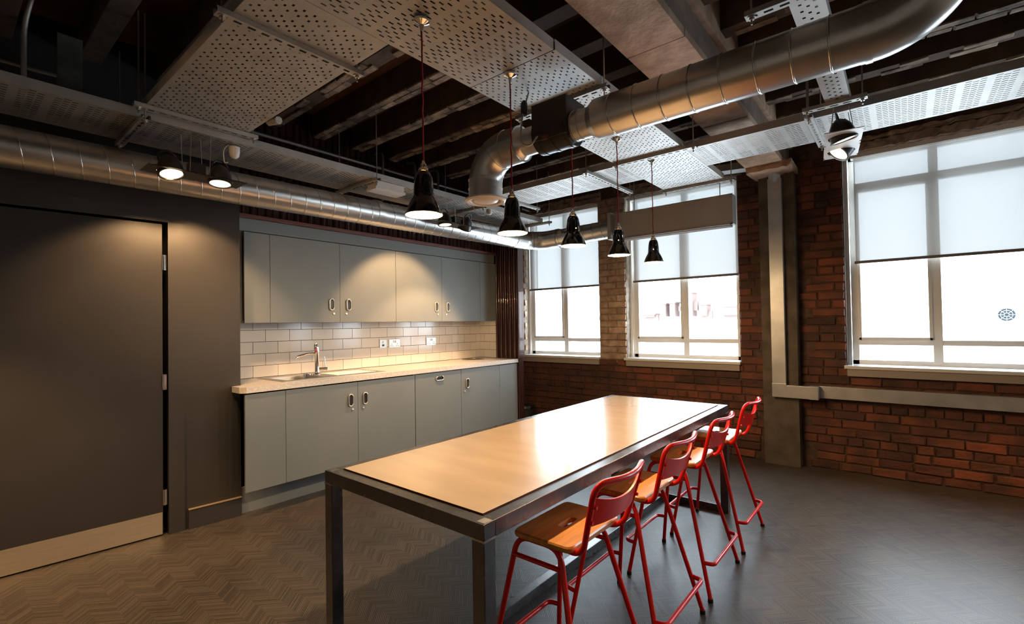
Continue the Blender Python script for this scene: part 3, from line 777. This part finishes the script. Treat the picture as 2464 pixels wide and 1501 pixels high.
# ------------------------------------------------------------ perforated cable trays
def tray(name, label, axis, a0, a1, c0, c1, z, pu=.040, pv=.0178, sl=.020, sw=.0065, group='perforated cable trays', dense=True, fl=.028):
    """axis: length direction; holes are cut in the sheet"""
    L = a1 - a0; Wd = c1 - c0; nu = int(L / (pu / 2)); nv = int((Wd - .016) / pv)
    du = L / nu; m0 = (Wd - nv * pv) / 2
    vs_ = []; fs = []
    def P(u, v):
        vs_.append((a0 + u, c0 + v, z) if axis == 'x' else (c0 + v, a0 + u, z)); return len(vs_) - 1
    def quad(u0, u1, v0, v1):
        fs.append((P(u0, v0), P(u1, v0), P(u1, v1), P(u0, v1)))
    quad(0, L, 0, m0); quad(0, L, Wd - m0, Wd)
    hl = min(sl, du * .86) if sl < du else sl
    period = .30
    for j in range(nv):
        v0 = m0 + j * pv; v1 = v0 + pv; i = 0; run = 0.0
        while i < nu:
            u0 = i * du; ph = (u0 % .115) / .115
            hole = ((i + j) % 2 == 0) and (ph < .78 if dense else True)
            if dense and ph > .30 and ph < .55 and False: hole = True
            if hole:
                if run < u0: quad(run, u0, v0, v1)
                u1 = u0 + du; cu = (u0 + u1) / 2; cv = (v0 + v1) / 2; h = min(hl, du * .9) / 2; w_ = sw / 2
                a = P(u0, v0); b = P(u1, v0); c = P(u1, v1); d = P(u0, v1)
                e = P(cu - h, cv - w_); f = P(cu + h, cv - w_); g_ = P(cu + h, cv + w_); k = P(cu - h, cv + w_)
                fs.extend([(a, b, f, e), (b, c, g_, f), (c, d, k, g_), (d, a, e, k)])
                run = u1
            i += 1
        if run < L - 1e-6: quad(run, L, v0, v1)
    me = bpy.data.meshes.new('tray_bed'); me.from_pydata(vs_, [], fs); me.materials.append(m_galv2)
    ctr = ((a0 + a1) / 2, (c0 + c1) / 2, z) if axis == 'x' else ((c0 + c1) / 2, (a0 + a1) / 2, z)
    t = thing(name, label, 'cable tray', ctr, group=group)
    me.transform(Matrix.Translation(ctr).inverted()); o = new_obj('tray_bed', me, t)
    for s, c in ((-1, c0), (1, c1)):
        bm = B()
        x = (a0, a1, min(c, c + s * .0015), max(c, c + s * .0015)) if axis == 'x' else (min(c, c + s * .0015), max(c, c + s * .0015), a0, a1)
        box(bm, *x, z, z + fl * 1.7)
        x = (a0, a1, min(c, c - s * .012), max(c, c - s * .012)) if axis == 'x' else (min(c, c - s * .012), max(c, c - s * .012), a0, a1)
        box(bm, *x, z + fl * 1.7 - .0015, z + fl * 1.7)
        obj('side_flange', bm, m_galv2, t)
    return t
ZT = 2.515
tray('cable_tray', 'wide perforated steel tray over the table, section nearest the camera', 'y', -5.3, -3.335, 2.375, 2.875, ZT, sl=.022, sw=.0072, pu=.050, pv=.0195)
tray('cable_tray', 'wide perforated steel tray over the table, section ending in front of the windows', 'y', -3.33, -.84, 2.375, 2.880, ZT, sl=.014, sw=.0068, pu=.044, pv=.0195)
tray('cable_tray', 'perforated steel branch tray from the table run to the charcoal wall', 'x', .74, 2.372, -4.325, -3.825, ZT, sl=.013, sw=.0085, pu=.046, pv=.0205)
tray('cable_tray', 'long perforated tray above the round duct on the kitchen wall', 'y', -5.6, -.72, .465, .925, 2.455, pu=.06, pv=.016, sl=.024)
tray('cable_tray', 'slotted tray in front of the windows, left of the table tray', 'x', .95, 2.372, -1.74, -1.29, 2.515, pu=.056, pv=.0150, sl=.024)
tray('cable_tray', 'slotted tray in front of the windows, running right past the beam', 'x', 2.884, 6.2, -1.74, -1.29, 2.515, pu=.056, pv=.0150, sl=.024)
tray('narrow_cable_tray', 'narrow perforated tray passing above the large round duct at right', 'y', -5.4, -1.80, 3.712, 3.822, 2.53, pu=.05, pv=.024, sl=.012, sw=.011, dense=False)

def strut(label, axis, a0, a1, c, z, rods=True, ztop=3.0, zt2=None):
    """slotted channel trapeze with threaded rods"""
    t = thing('strut_bracket', label, 'bracket', ((a0 + a1) / 2, c, z) if axis == 'x' else (c, (a0 + a1) / 2, z), group='slotted channel trapeze brackets')
    h, w_ = .021, .0205
    def PT(u, v, zz): return (u, c + v, zz) if axis == 'x' else (c + v, u, zz)
    bm = B(); n = int((a1 - a0) / .05); L = a1 - a0; du = L / n
    def q(u0, u1, v0, v1): 
        f = bm.faces.new([bm.verts.new(PT(*p)) for p in ((u0, v0, z), (u1, v0, z), (u1, v1, z), (u0, v1, z))])
    for i in range(n):
        u0 = a0 + i * du; u1 = u0 + du; q(u0, u1, -w_, -.0065); q(u0, u1, .0065, w_); q(u0, u0 + .011, -.0065, .0065); q(u1 - .011, u1, -.0065, .0065)
    for v in (-w_, w_):
        bm.faces.new([bm.verts.new(PT(*p)) for p in ((a0, v, z), (a1, v, z), (a1, v, z + h), (a0, v, z + h))])
        vv = v * .45
        bm.faces.new([bm.verts.new(PT(*p)) for p in ((a0, v, z + h), (a1, v, z + h), (a1, vv, z + h), (a0, vv, z + h))])
    obj('channel', bm, m_galv2, t)
    if rods:
        for u in (a0 + .022, a1 - .022):
            p = PT(u, 0, z)
            bm = B(); tube(bm, [(p[0], p[1], z - .03), (p[0], p[1], ztop)], .004, 6); r_ = obj('threaded_rod', bm, m_wire, t)
            bm = B(); lathe(bm, [(.010, -.012), (.010, -.003), (.016, -.003), (.016, 0)], (p[0], p[1], z), 8, cap0=True, cap1=True); obj('nut', bm, m_wire, r_)
    return t
ZS = ZT - .022
strut('slotted bracket under the branch tray, nearest the table tray', 'y', -4.38, -3.77, 2.09, ZS)
strut('slotted bracket under the branch tray at the kitchen wall end', 'y', -4.38, -3.77, .965, ZS - .002)
strut('slotted bracket under the table tray by the black damper box', 'x', 2.335, 2.915, -2.915, ZS)
strut('slotted bracket under the table tray just before the slotted window tray', 'x', 2.36, 2.975, -1.80, ZS)
strut('slotted bracket at the window end of the table tray', 'x', 2.36, 2.96, -.835, ZS)
strut('slotted bracket under the kitchen wall tray above the door end', 'x', .41, .985, -4.33, 2.432)
strut('slotted bracket under the kitchen wall tray by the white emergency unit', 'x', .41, .975, -2.90, 2.432)
strut('slotted bracket under the kitchen wall tray behind the white round diffuser', 'x', .41, .975, -1.72, 2.432)
strut('slotted bracket at the window end of the kitchen wall tray', 'x', .45, 1.05, -.74, 2.432)
strut('slotted bracket under the window tray left of the table tray', 'y', -1.83, -1.02, 2.13, ZS)
strut('slotted bracket under the window tray nearest the kitchen corner', 'y', -1.80, -1.10, 1.15, ZS)
strut('slotted bracket under the window tray beside the white twin spotlight', 'y', -1.83, -1.22, 3.62, ZS)
strut('slotted bracket under the narrow tray above the white twin spotlight', 'x', 3.60, 3.90, -1.88, ZS + .015)
strut('slotted bracket under the narrow tray at the top of the view', 'x', 3.57, 3.95, -3.02, ZS + .015)

# ------------------------------------------------------------ round ducts
def helix(bm, path_r, pts, pitch, rr=.0034, seg=36, phase=0.0):
    """raised lock seam wound round straight run pts[0]->pts[1]"""
    a, b = Vector(pts[0]), Vector(pts[1]); d = (b - a); L = d.length; d.normalize()
    u = Vector((0, 0, 1)); u = (u - d * u.dot(d)).normalized(); v = d.cross(u); turns = L / pitch; n = int(turns * seg)
    P = [a + d * (L * i / n) + (u * math.cos(2 * pi * i / seg + phase) + v * math.sin(2 * pi * i / seg + phase)) * path_r for i in range(n + 1)]
    # flat low strip, cheap: triangle section
    prev = None
    for i, p in enumerate(P):
        rad = (p - (a + d * (p - a).dot(d))).normalized()
        ring = [bm.verts.new(p - d * rr), bm.verts.new(p + rad * rr * .8), bm.verts.new(p + d * rr)]
        if prev:
            bm.faces.new((prev[0], ring[0], ring[1], prev[1])); bm.faces.new((prev[1], ring[1], ring[2], prev[2]))
        prev = ring
kd = thing('spiral_duct', 'long galvanised spiral duct along the kitchen wall, turning under the windows', 'duct', (.63, -3, 2.26))
Za, Zb = 2.238, 2.296
cyA = -5.9; rk = .102
bm = B(); tube(bm, [(.63, cyA, Za - .012), (.63, -.86, Zb)], rk, 40); obj('duct_run', bm, m_galv, kd, smooth=60)
bm = B(); helix(bm, rk, [(.63, cyA, Za - .012), (.63, -.90, Zb)], .110); obj('seam', bm, m_seam, kd, smooth=180)
bend = [Vector((.63, -.88, Zb))] + arc((.86, -.73, 2.300), (-.23, 0, 0), (0, .23, 0), 14) + [Vector((.98, -.50, 2.302))]
bm = B(); tube(bm, bend, rk + .002, 40); obj('elbow', bm, m_galv, kd, smooth=60)
for p, q in (((.63, -.90, Zb), (.63, -.87, Zb)), ((.97, -.50, 2.302), (1.0, -.50, 2.302)), ((.63, -1.9, 2.284), (.63, -1.84, 2.284)), ((.63, -2.72, 2.275), (.63, -2.66, 2.275))):
    bm = B(); tube(bm, [p, q], rk + .0045, 40); obj('coupling', bm, m_galv, kd, smooth=60)
for i in (3, 6, 9):
    c = bend[i + 1]; d = (bend[i + 2] - bend[i]).normalized()
    bm = B(); tube(bm, [c - d * .003, c + d * .003], rk + .0055, 40); obj('elbow_seam', bm, m_seam, kd, smooth=60)
bm = B(); tube(bm, [(.98, -.50, 2.302), (1.69, -.50, 2.312)], rk - .004, 40); obj('duct_run', bm, m_galv, kd, smooth=60)
bm = B(); helix(bm, rk - .004, [(1.0, -.50, 2.302), (1.67, -.50, 2.312)], .110); obj('seam', bm, m_seam, kd, smooth=180)
bm = B(); lathe(bm, [(.030, 0), (.030, -.012), (.020, -.014), (.018, -.008), (0, -.008)], (1.06, -.585, 2.345), 18, axis='y'); obj('access_port', bm, m_steel, kd, smooth=40)
# linear grille plenum hung in front of the windows
gb = thing('grille_plenum', 'long grey box plenum hanging in front of the middle window', 'duct', (2.27, -.5, 2.32))
m_plen = M('plenum_grey_paint', (.48, .46, .43), .45, .2, var=.06, scale=4)
bm = B(); box(bm, 1.70, 2.86, -.518, -.40, 2.20, 2.462, .003); obj('plenum_box', bm, m_plen, gb)
bm = B(); box(bm, 1.66, 1.70, -.60, -.39, 2.19, 2.468, .002); obj('end_collar', bm, m_galv2, gb)
bm = B(); box(bm, 1.70, 2.862, -.526, -.518, 2.452, 2.464); box(bm, 1.70, 2.862, -.526, -.518, 2.190, 2.202); box(bm, 2.838, 2.862, -.526, -.518, 2.19, 2.464); obj('face_rim', bm, m_plen, gb)
bm = B()
for i in range(10): box(bm, 1.72, 2.83, -.51 + i * .011, -.507 + i * .011, 2.182, 2.197)
o = obj('grille_blades', bm, m_sillf, gb)
for x in (1.9, 2.74):
    bm = B(); tube(bm, [(x, -.46, 2.46), (x, -.46, 3.1)], .004, 6); obj('threaded_rod', bm, m_wire, gb)

md = thing('supply_duct', 'large galvanised round duct crossing above the stools to a ceiling elbow', 'duct', (3.4, -3.05, 2.284))
DYc, DZ, rd = -3.05, 2.287, .093
bm = B(); tube(bm, [(2.935, DYc, DZ), (3.96, DYc, DZ)], rd, 48); obj('duct_run', bm, m_galv, md, smooth=60)
for x in (3.02, 3.139, 3.258, 3.377, 3.497, 3.62, 3.737, 3.85):
    bm = B(); tube(bm, [(x - .004, DYc, DZ), (x - .002, DYc, DZ), (x + .002, DYc, DZ), (x + .004, DYc, DZ)], [rd, rd + .003, rd + .003, rd], 48); obj('seam', bm, m_seam, md, smooth=60)
bm = B(); tube(bm, [Vector((3.93, DYc, DZ))] + arc((3.96, DYc, DZ + .20), (0, 0, -.20), (.20, 0, 0), 18) + [Vector((4.16, DYc, DZ + .24))], rd + .001, 48); obj('elbow', bm, m_galv, md, smooth=60)
bm = B(); tube(bm, [(4.16, DYc, DZ + .235), (4.16, DYc, ZC - .004)], rd + .004, 48); obj('riser', bm, m_galv, md, smooth=60)
for x in (3.955,):
    bm = B(); tube(bm, [(x - .012, DYc, DZ), (x + .008, DYc, DZ)], rd + .0035, 48); obj('coupling', bm, m_galv, md, smooth=60)
bm = B(); tube(bm, [(2.935, DYc, DZ), (2.90, DYc, DZ), (2.90, DYc, DZ), (2.80, DYc, DZ)], [rd, .073, .070, .070], 40); obj('reducer', bm, m_galv, md, smooth=40)
for x in (2.845, 2.81):
    bm = B(); tube(bm, [(x - .003, DYc, DZ), (x + .003, DYc, DZ)], .0735, 40); obj('spigot_ring', bm, m_galv, md, smooth=60)
fd = thing('fire_damper', 'black boxed fire damper between the two round ducts', 'damper', (2.7, DYc, DZ))
bm = B(); box(bm, 2.60, 2.805, DYc - .085, DYc + .09, DZ - .05, DZ + .135, .004)
obj('casing', bm, m_blk2, fd)
bm = B(); tube(bm, [(2.598, DYc, DZ - .005), (2.80, DYc, DZ - .005)], .086, 28); obj('drum', bm, m_blk2, fd, smooth=40)
for x in (2.625, 2.70, 2.775):
    bm = B(); tube(bm, [(x - .008, DYc, DZ - .005), (x + .008, DYc, DZ - .005)], .0885, 28); obj('clamp_strap', bm, m_blk2, fd)
bm = B(); box(bm, 2.665, 2.705, DYc - .093, DYc - .086, DZ - .058, DZ - .035, .001); obj('rating_plate', bm, m_trim, fd)
bm = B(); tube(bm, rpath([(2.64, DYc - .09, DZ - .03), (2.62, DYc - .13, DZ - .09), (2.56, DYc - .13, DZ - .05), (2.555, DYc - .10, DZ + .10), (2.56, DYc - .05, ZT)], .06, 6), .0045, 8); obj('flex_cable', bm, m_cabw, fd, smooth=60)
bm = B(); lathe(bm, [(.014, -.03), (.018, -.01), (.018, .03), (.008, .045)], (2.556, DYc - .085, DZ + .13), 12, cap0=True, cap1=True); obj('cable_gland', bm, m_blk2, fd, smooth=40)
ed = thing('drop_elbow_duct', 'galvanised elbow duct dropping to a white round diffuser', 'duct', (2.2, DYc, 2.1))
bm = B(); tube(bm, [(2.60, DYc, DZ), (2.50, DYc, DZ), (2.49, DYc, DZ), (2.465, DYc, DZ)], [.070, .070, .073, .094], 40); obj('reducer', bm, m_galv, ed, smooth=40)
eb = [Vector((2.475, DYc, DZ))] + arc((2.375, DYc, DZ - .17), (0, 0, .17), (-.17, 0, 0))
bm = B(); tube(bm, eb, .095, 44); obj('elbow', bm, m_galv, ed, smooth=60)
for c, d in ((eb[1], (1, 0, 0)), (eb[6], (eb[7] - eb[5]).normalized()), (eb[12], (eb[13] - eb[11]).normalized()), (Vector((2.205, DYc, 2.145)), (0, 0, 1)), (Vector((2.205, DYc, 2.095)), (0, 0, 1))):
    c = Vector(c); d = Vector(d); bm = B(); tube(bm, [c - d * .0035, c + d * .0035], .098, 44); obj('elbow_seam', bm, m_galv, ed, smooth=60)
bm = B(); tube(bm, [(2.205, DYc, 2.14), (2.205, DYc, 2.04)], .0955, 44); obj('drop_collar', bm, m_galv, ed, smooth=60)
dv = thing('air_diffuser', 'white round ceiling valve diffuser on the dropped duct', 'diffuser', (2.205, DYc, 2.03))
bm = B(); lathe(bm, [(.100, .012), (.117, .006), (.118, -.002), (.105, -.010), (.088, -.006), (.080, .010), (.080, .03)], (2.205, DYc, 2.032), 44); obj('outer_ring', bm, m_plast, dv, smooth=40)
bm = B(); lathe(bm, [(.078, .02), (.074, .004), (.066, -.006), (.03, -.010), (0, -.011)], (2.205, DYc, 2.032), 44); obj('centre_disc', bm, m_plast, dv, smooth=50)
# ------------------------------------------------------------ galvanised trunking on the window wall
tk = thing('cable_trunking', 'galvanised trunking dropping down the pilaster and turning right under the window', 'trunking', (3.13, -.11, 1.7))
bm = B(); box(bm, 3.075, 3.185, -.170, -.112, .74, 2.62, .002); obj('drop', bm, m_trunk, tk)
bm = B(); box(bm, 3.072, 3.188, -.172, -.111, .63, .755, .003); box(bm, 3.186, 3.40, -.172, -.111, .63, .740, .003); obj('bend', bm, m_trunk, tk)
bm = B(); box(bm, 3.36, 3.43, -.174, -.085, .628, .742, .002); obj('coupler', bm, m_trunk, tk)
bm = B(); box(bm, 3.425, XR - .05, -.07, -.008, .634, .739, .002); obj('horizontal_run', bm, m_trunk, tk)
bm = B(); tube(bm, [(3.13, -.14, 2.60), (3.13, -.17, 2.68), (3.08, -.22, 2.74), (2.9, -.24, 2.76), (2.62, -.24, 2.78)], .05, 4); obj('top_bend', bm, m_trunk, tk)
# ------------------------------------------------------------ conduits above the kitchen wall tray
for i, (x, z, r) in enumerate(((.13, 2.82, .014), (.13, 2.745, .010))):
    t = tag(obj('conduit', tube(B(), [(x + .1, -5.6, z), (x + .1, -.05, z)], r, 10), m_pipe if i == 0 else m_trim, smooth=60), ('dark steel pipe running high along the kitchen wall', 'thin oxblood pipe just below the dark pipe on the kitchen wall')[i], 'pipe')
for i, y in enumerate((-2.38, -2.0, -1.70)):
    t = tag(obj('swan_neck_conduit', tube(B(), rpath([(.06, y, 2.965), (.30, y, 2.965), (.30, y, 2.50)], .09, 8), .012, 10), m_pipe, smooth=60),
            ('bent grey conduit dropping to the kitchen wall tray, nearest the white box', 'bent grey conduit dropping to the kitchen wall tray, middle one', 'bent grey conduit nearest the windows, behind the first pendant')[i], 'conduit')
t = tag(obj('wall_conduit', tube(B(), rpath([(.50, -4.737, 2.5), (.50, -4.737, 2.95), (.62, -4.70, 3.12)], .1, 6), .012, 10), m_galv2, smooth=60), 'steel conduit rising in the dark corner above the door', 'conduit')
t = tag(obj('hanging_plate', box(B(), .49, .50, -4.61, -4.505, 2.50, 2.957, .001), M('dull_plate', (.09, .09, .075), .6, .3, var=.3)), 'dull steel plate hanging in the dark above the door', 'plate')
t = thing('ceiling_sensor', 'white round sensor on the dark ceiling at the top left', 'sensor', (.62, -4.70, 3.12))
bm = B(); lathe(bm, [(.055, 0), (.055, -.02), (.04, -.035), (0, -.04)], (.62, -4.70, 3.13), 24); obj('body', bm, m_plast, t, smooth=40)

# ------------------------------------------------------------ sensor and emergency unit on the kitchen tray
t = thing('presence_sensor', 'small white presence sensor under the kitchen wall tray beside the twin spotlight', 'sensor', (.86, -3.86, 2.43))
bm = B(); lathe(bm, [(.030, .02), (.030, -.01), (.026, -.035), (.014, -.05), (0, -.052)], (.86, -3.86, 2.425), 24); obj('body', bm, m_plast, t, smooth=45)
bm = B(); tube(bm, rpath([(.86, -3.89, 2.452), (.88, -3.93, 2.41), (.87, -3.92, 2.33), (.87, -3.90, 2.34)], .03, 6), .003, 6); obj('cable', bm, m_cabw, t)
t = thing('presence_sensor', 'white presence sensor with a looped cable beside the round diffuser', 'sensor', (1.0, -1.72, 2.40))
bm = B(); lathe(bm, [(.028, .02), (.030, -.01), (.022, -.028), (0, -.034)], (1.0, -1.69, 2.40), 24); obj('body', bm, m_plast, t, smooth=45)
bm = B(); tube(bm, rpath([(.95, -1.86, 2.452), (.97, -1.85, 2.36), (1.0, -1.77, 2.34), (1.0, -1.71, 2.39)], .05, 6), .003, 6); obj('cable', bm, m_cabw, t)
t = thing('emergency_light', 'white boxed emergency light unit under the kitchen wall tray', 'light fitting', (.86, -2.75, 2.42))
bm = B(); box(bm, .80, .92, -2.88, -2.62, 2.405, 2.453, .003); obj('housing', bm, m_plast, t)
bm = B(); box(bm, .795, .925, -2.89, -2.61, 2.385, 2.405, .004); obj('diffuser_cover', bm, M('opal_cover', (.7, .68, .64), .3), t)
bm = B(); box(bm, .61, .72, -4.02, -3.90, 2.395, 2.432, .01); bm.free()
t = tag(obj('cable_bundle', tube(B(), [(1.20, -3.80, 2.525), (1.30, -3.79, 2.51)], .022, 8), M('silver_tape', (.5, .45, .4), .5, .5, bump=.8, bscale=60), smooth=60), 'silver taped pipe end at the corner of the branch tray', 'pipe')

# ------------------------------------------------------------ pendants
def make_pendant():
    t = thing('pendant_lamp', '', 'lamp', (0, 0, 0), group='black pendants over the table')
    K = dict(world=False, smooth=45)
    out = [(.015, .168), (.0225, .166), (.0275, .160), (.0325, .146), (.0350, .130), (.0370, .112), (.0385, .088), (.0388, .078), (.0400, .070), (.0465, .058), (.0550, .043), (.0625, .026), (.0680, .010), (.0705, 0)]
    inn = [(.0695, .0005), (.066, .010), (.0605, .026), (.053, .042), (.0445, .057), (.038, .070), (.0365, .086), (.035, .11), (.030, .145), (.012, .163)]
    bm = B(); lathe(bm, out, seg=40); s = obj('shade', bm, m_blk, t, **K)
    bm = B(); lathe(bm, inn, seg=40); obj('shade_lining', bm, m_inner, s, **K)
    bm = B(); lathe(bm, [(.0705, 0), (.0720, .003), (.0695, .004)], seg=40); obj('rim', bm, m_blk, s, **K)
    bm = B(); lathe(bm, [(.0, .212), (.005, .210), (.007, .200), (.012, .194), (.012, .184), (.019, .178), (.021, .168)], seg=20); obj('cap', bm, m_chrome, t, **K)
    bm = B(); lathe(bm, [(.0, .028), (.016, .032), (.024, .046), (.024, .060), (.016, .085), (.013, .10)], seg=20); obj('bulb', bm, m_bulb, t, **K)
    bm = B(); pts = [(.0012 * math.sin(i * 1.3), .0012 * math.cos(i * 1.7), .208 + i * (ZT - 1.76 - .248) / 24) for i in range(25)]
    tube(bm, pts, .0034, 8); obj('cord', bm, m_cord, t, **K)
    bm = B(); lathe(bm, [(.0, -.046), (.006, -.044), (.008, -.03), (.010, -.02), (.030, -.010), (.032, -.003), (.030, 0)], (0, 0, ZT - 1.76), 24); obj('hook_plate', bm, m_chrome, t, **K)
    bm = B(); lathe(bm, [(.0105, 0), (.0105, .0)], seg=8); bm.free()
    return t
labs = ['black pendant lamp on a red cord, the largest and nearest', 'second black pendant from the camera, right of the round diffuser', 'middle black pendant of the row, hanging below the black damper',
        'fourth black pendant from the camera, in front of the left end of the grey plenum', 'farthest black pendant, in front of the middle window']
py = [-3.845, -3.312, -2.78, -2.235, -1.685]
p0 = make_pendant(); px = 2.612
for i in range(5):
    if i == 0: p0.location = (px, py[0], 1.752); p0['label'] = labs[0]
    else: dup(p0, (px, py[i], 1.752 + .003 * i), labs[i])
    if i > 1:
        r0 = [o for o in COL.objects if o.name.startswith('pendant_lamp')][i]
        an = (-.62, -1.12, -1.2)[i - 2]
        bm = B(); lathe(bm, [(.0028, 0), (.0, .0006)], (0, 0, 0), 10, axis='x'); bm.transform(Matrix.Rotation(an, 4, 'Z') @ Matrix.Translation((.0402, 0, .092)))
        obj('vent_glow', bm, m_bulb, r0, world=False)
    ld = bpy.data.lights.new('pendant_light', 'POINT'); ld.energy = 26.0; ld.color = (1.0, .67, .35); ld.shadow_soft_size = .02
    lo = new_obj('pendant_light', ld); lo.location = (px, py[i], 1.752 + .012)

# ------------------------------------------------------------ twin spotlights
def make_twin(name, label, loc, rz, mat, tilts, lit, spot_e=(60, 60), size=70, cabh=.22, beam=None):
    t = thing(name, label, 'light fitting', loc, rz, group='twin spotlights')
    K = dict(world=False)
    bm = B(); X, Yh = .085, .235
    # plate with two round cut-outs
    n = 32
    for s in (-1, 1):
        c = s * .125; outer = []
        for k in range(n):
            a = 2 * pi * k / n; dx, dy = math.cos(a), math.sin(a); sc_ = min(X / abs(dx) if abs(dx) > 1e-6 else 9, (.11 if True else 0) / abs(dy) if abs(dy) > 1e-6 else 9)
            outer.append((dx * sc_, c + dy * sc_))
        for zz in (0, .004):
            o_ = [bm.verts.new((x, y, zz)) for x, y in outer]; i_ = [bm.verts.new((.068 * math.cos(2 * pi * k / n), c + .068 * math.sin(2 * pi * k / n), zz)) for k in range(n)]
            for k in range(n): bm.faces.new((o_[k], o_[(k + 1) % n], i_[(k + 1) % n], i_[k]))
    box(bm, -X, X, -.0152, .0152, 0, .004); box(bm, -X, X, .2348, .245, 0, .004); box(bm, -X, X, -.245, -.2348, 0, .004)
    obj('mounting_plate', bm, mat, t, **K)
    bm = B(); box(bm, -.035, .035, -.04, .04, .004, .075, .004); obj('driver_box', bm, m_blk2, t, **K)
    for i, s in enumerate((-1, 1)):
        c = Vector((0, s * .125, .012)); R_ = Matrix.Translation(c) @ Matrix.Rotation(math.radians(tilts[i][0]), 4, 'X') @ Matrix.Rotation(math.radians(tilts[i][1]), 4, 'Y')
        bm = B(); lathe(bm, [(.060, -.022), (.062, -.005), (.060, .02), (.052, .050), (.034, .078), (.012, .092), (0, .094)], seg=28); bm.transform(R_); h = obj('lamp_head', bm, m_blk2, t, world=False, smooth=40)
        bm = B(); lathe(bm, [(.060, -.018), (.066, -.022), (.066, -.026), (.056, -.028), (.053, -.020)], seg=32); bm.transform(R_); obj('bezel', bm, m_blk2, h, world=False, smooth=40)
        bm = B(); lathe(bm, [(.0535, -.0225), (0.0001, -.0226)], seg=28); bm.transform(R_); obj('lens', bm, m_lampdisc if lit[i] else m_blk2, h, world=False)
        bm = B(); tube(bm, [R_ @ Vector((0, -.03 + .0 * k, .06)) + Vector((0, 0, 0)) if False else R_ @ Vector((0, .05 * math.cos(pi * k / 10), .055 + .07 * math.sin(pi * k / 10))) for k in range(11)], .005, 8); obj('flex_lead', bm, m_blk2, h, world=False, smooth=60)
        if lit[i]:
            ld = bpy.data.lights.new('spot', 'SPOT'); ld.energy = spot_e[i]; ld.color = WARM; ld.spot_size = math.radians(size); ld.spot_blend = .40; ld.shadow_soft_size = .03
            lo = new_obj('spot_beam', ld); Rw = Matrix.Translation(loc) @ Matrix.Rotation(rz, 4, 'Z') @ R_
            lo.matrix_world = (Matrix.Translation(loc) @ Matrix.Rotation(rz, 4, 'Z') @ R_ @ Matrix.Translation((0, 0, -.045)))
            if beam is not None: lo.matrix_world = Matrix.Translation(lo.matrix_world.translation) @ Matrix.Rotation(math.radians(beam[i] if isinstance(beam, tuple) else beam), 4, 'Y')
    for k, (x, y) in enumerate(((-.06, -.05), (.06, -.05), (-.06, .05), (.06, .05))):
        bm = B(); tube(bm, [(x, y, .004), (x * .6, y + .015 * (1 if k % 2 else -1), cabh)], .0022, 6); obj('suspension_wire', bm, m_wire, t, **K)
    return t
make_twin('twin_spotlight', 'black twin spotlight plate hanging by the charcoal wall, both lamps lit', (.86, -4.065, 2.213), 0.0, m_blk2, ((4, -19), (-4, -9)), (1, 1), (46, 46), cabh=.24, beam=34, size=88)
make_twin('twin_spotlight', 'black twin spotlight plate over the worktop, behind the nearest pendants', (.86, -2.0, 2.240), 0.0, m_blk2, ((0, -6), (8, 34)), (1, 1), (80, 85), cabh=.21, beam=(38, 14), size=84)
make_twin('twin_spotlight', 'white-plated twin spotlight beside the right-hand window, lamps tilted apart', (3.775, -1.80, 2.305), .12, m_plast, ((10, -14), (-20, 38)), (1, 1), (24, 14), cabh=.20)
# the same fitting repeated over the rest of the room (behind the camera)
make_twin('twin_spotlight', 'black twin spotlight hanging over the floor right of the stools', (4.6, -3.3, 2.30), .1, m_blk2, ((0, 10), (0, -10)), (1, 1), (22, 22), cabh=.20)
make_twin('twin_spotlight', 'black twin spotlight hanging near the plain right wall', (5.3, -1.3, 2.30), 1.4, m_blk2, ((16, 0), (16, 0)), (1, 1), (38, 38), cabh=.20)
make_twin('twin_spotlight', 'black twin spotlight hanging just past the charcoal door', (1.3, -5.4, 2.25), 0.0, m_blk2, ((0, 6), (0, 6)), (1, 1), (130, 130), cabh=.20, size=95)

t2 = make_twin('twin_spotlight', 'added unseen black twin spotlight high by the plain front wall, fill light for the kitchen', (3.0, -6.2, 2.55), 0.0, m_blk2, ((0, 50), (0, 50)), (0, 0), (0, 0), cabh=.55)  # added unseen fitting, heads unlit; the beams below brighten the kitchen tiles
for dy in (-.125, .125):
    ld = bpy.data.lights.new('spot', 'SPOT'); ld.energy = 50; ld.color = WARM; ld.spot_size = math.radians(36); ld.spot_blend = .8; ld.shadow_soft_size = .05
    lo = new_obj('spot_beam', ld); p = Vector((2.93, -6.2 + dy, 2.47)); d = Vector((-.1, -1.9, 1.25)) - p
    lo.matrix_world = Matrix.Translation(p) @ d.to_track_quat('-Z', 'Y').to_matrix().to_4x4()
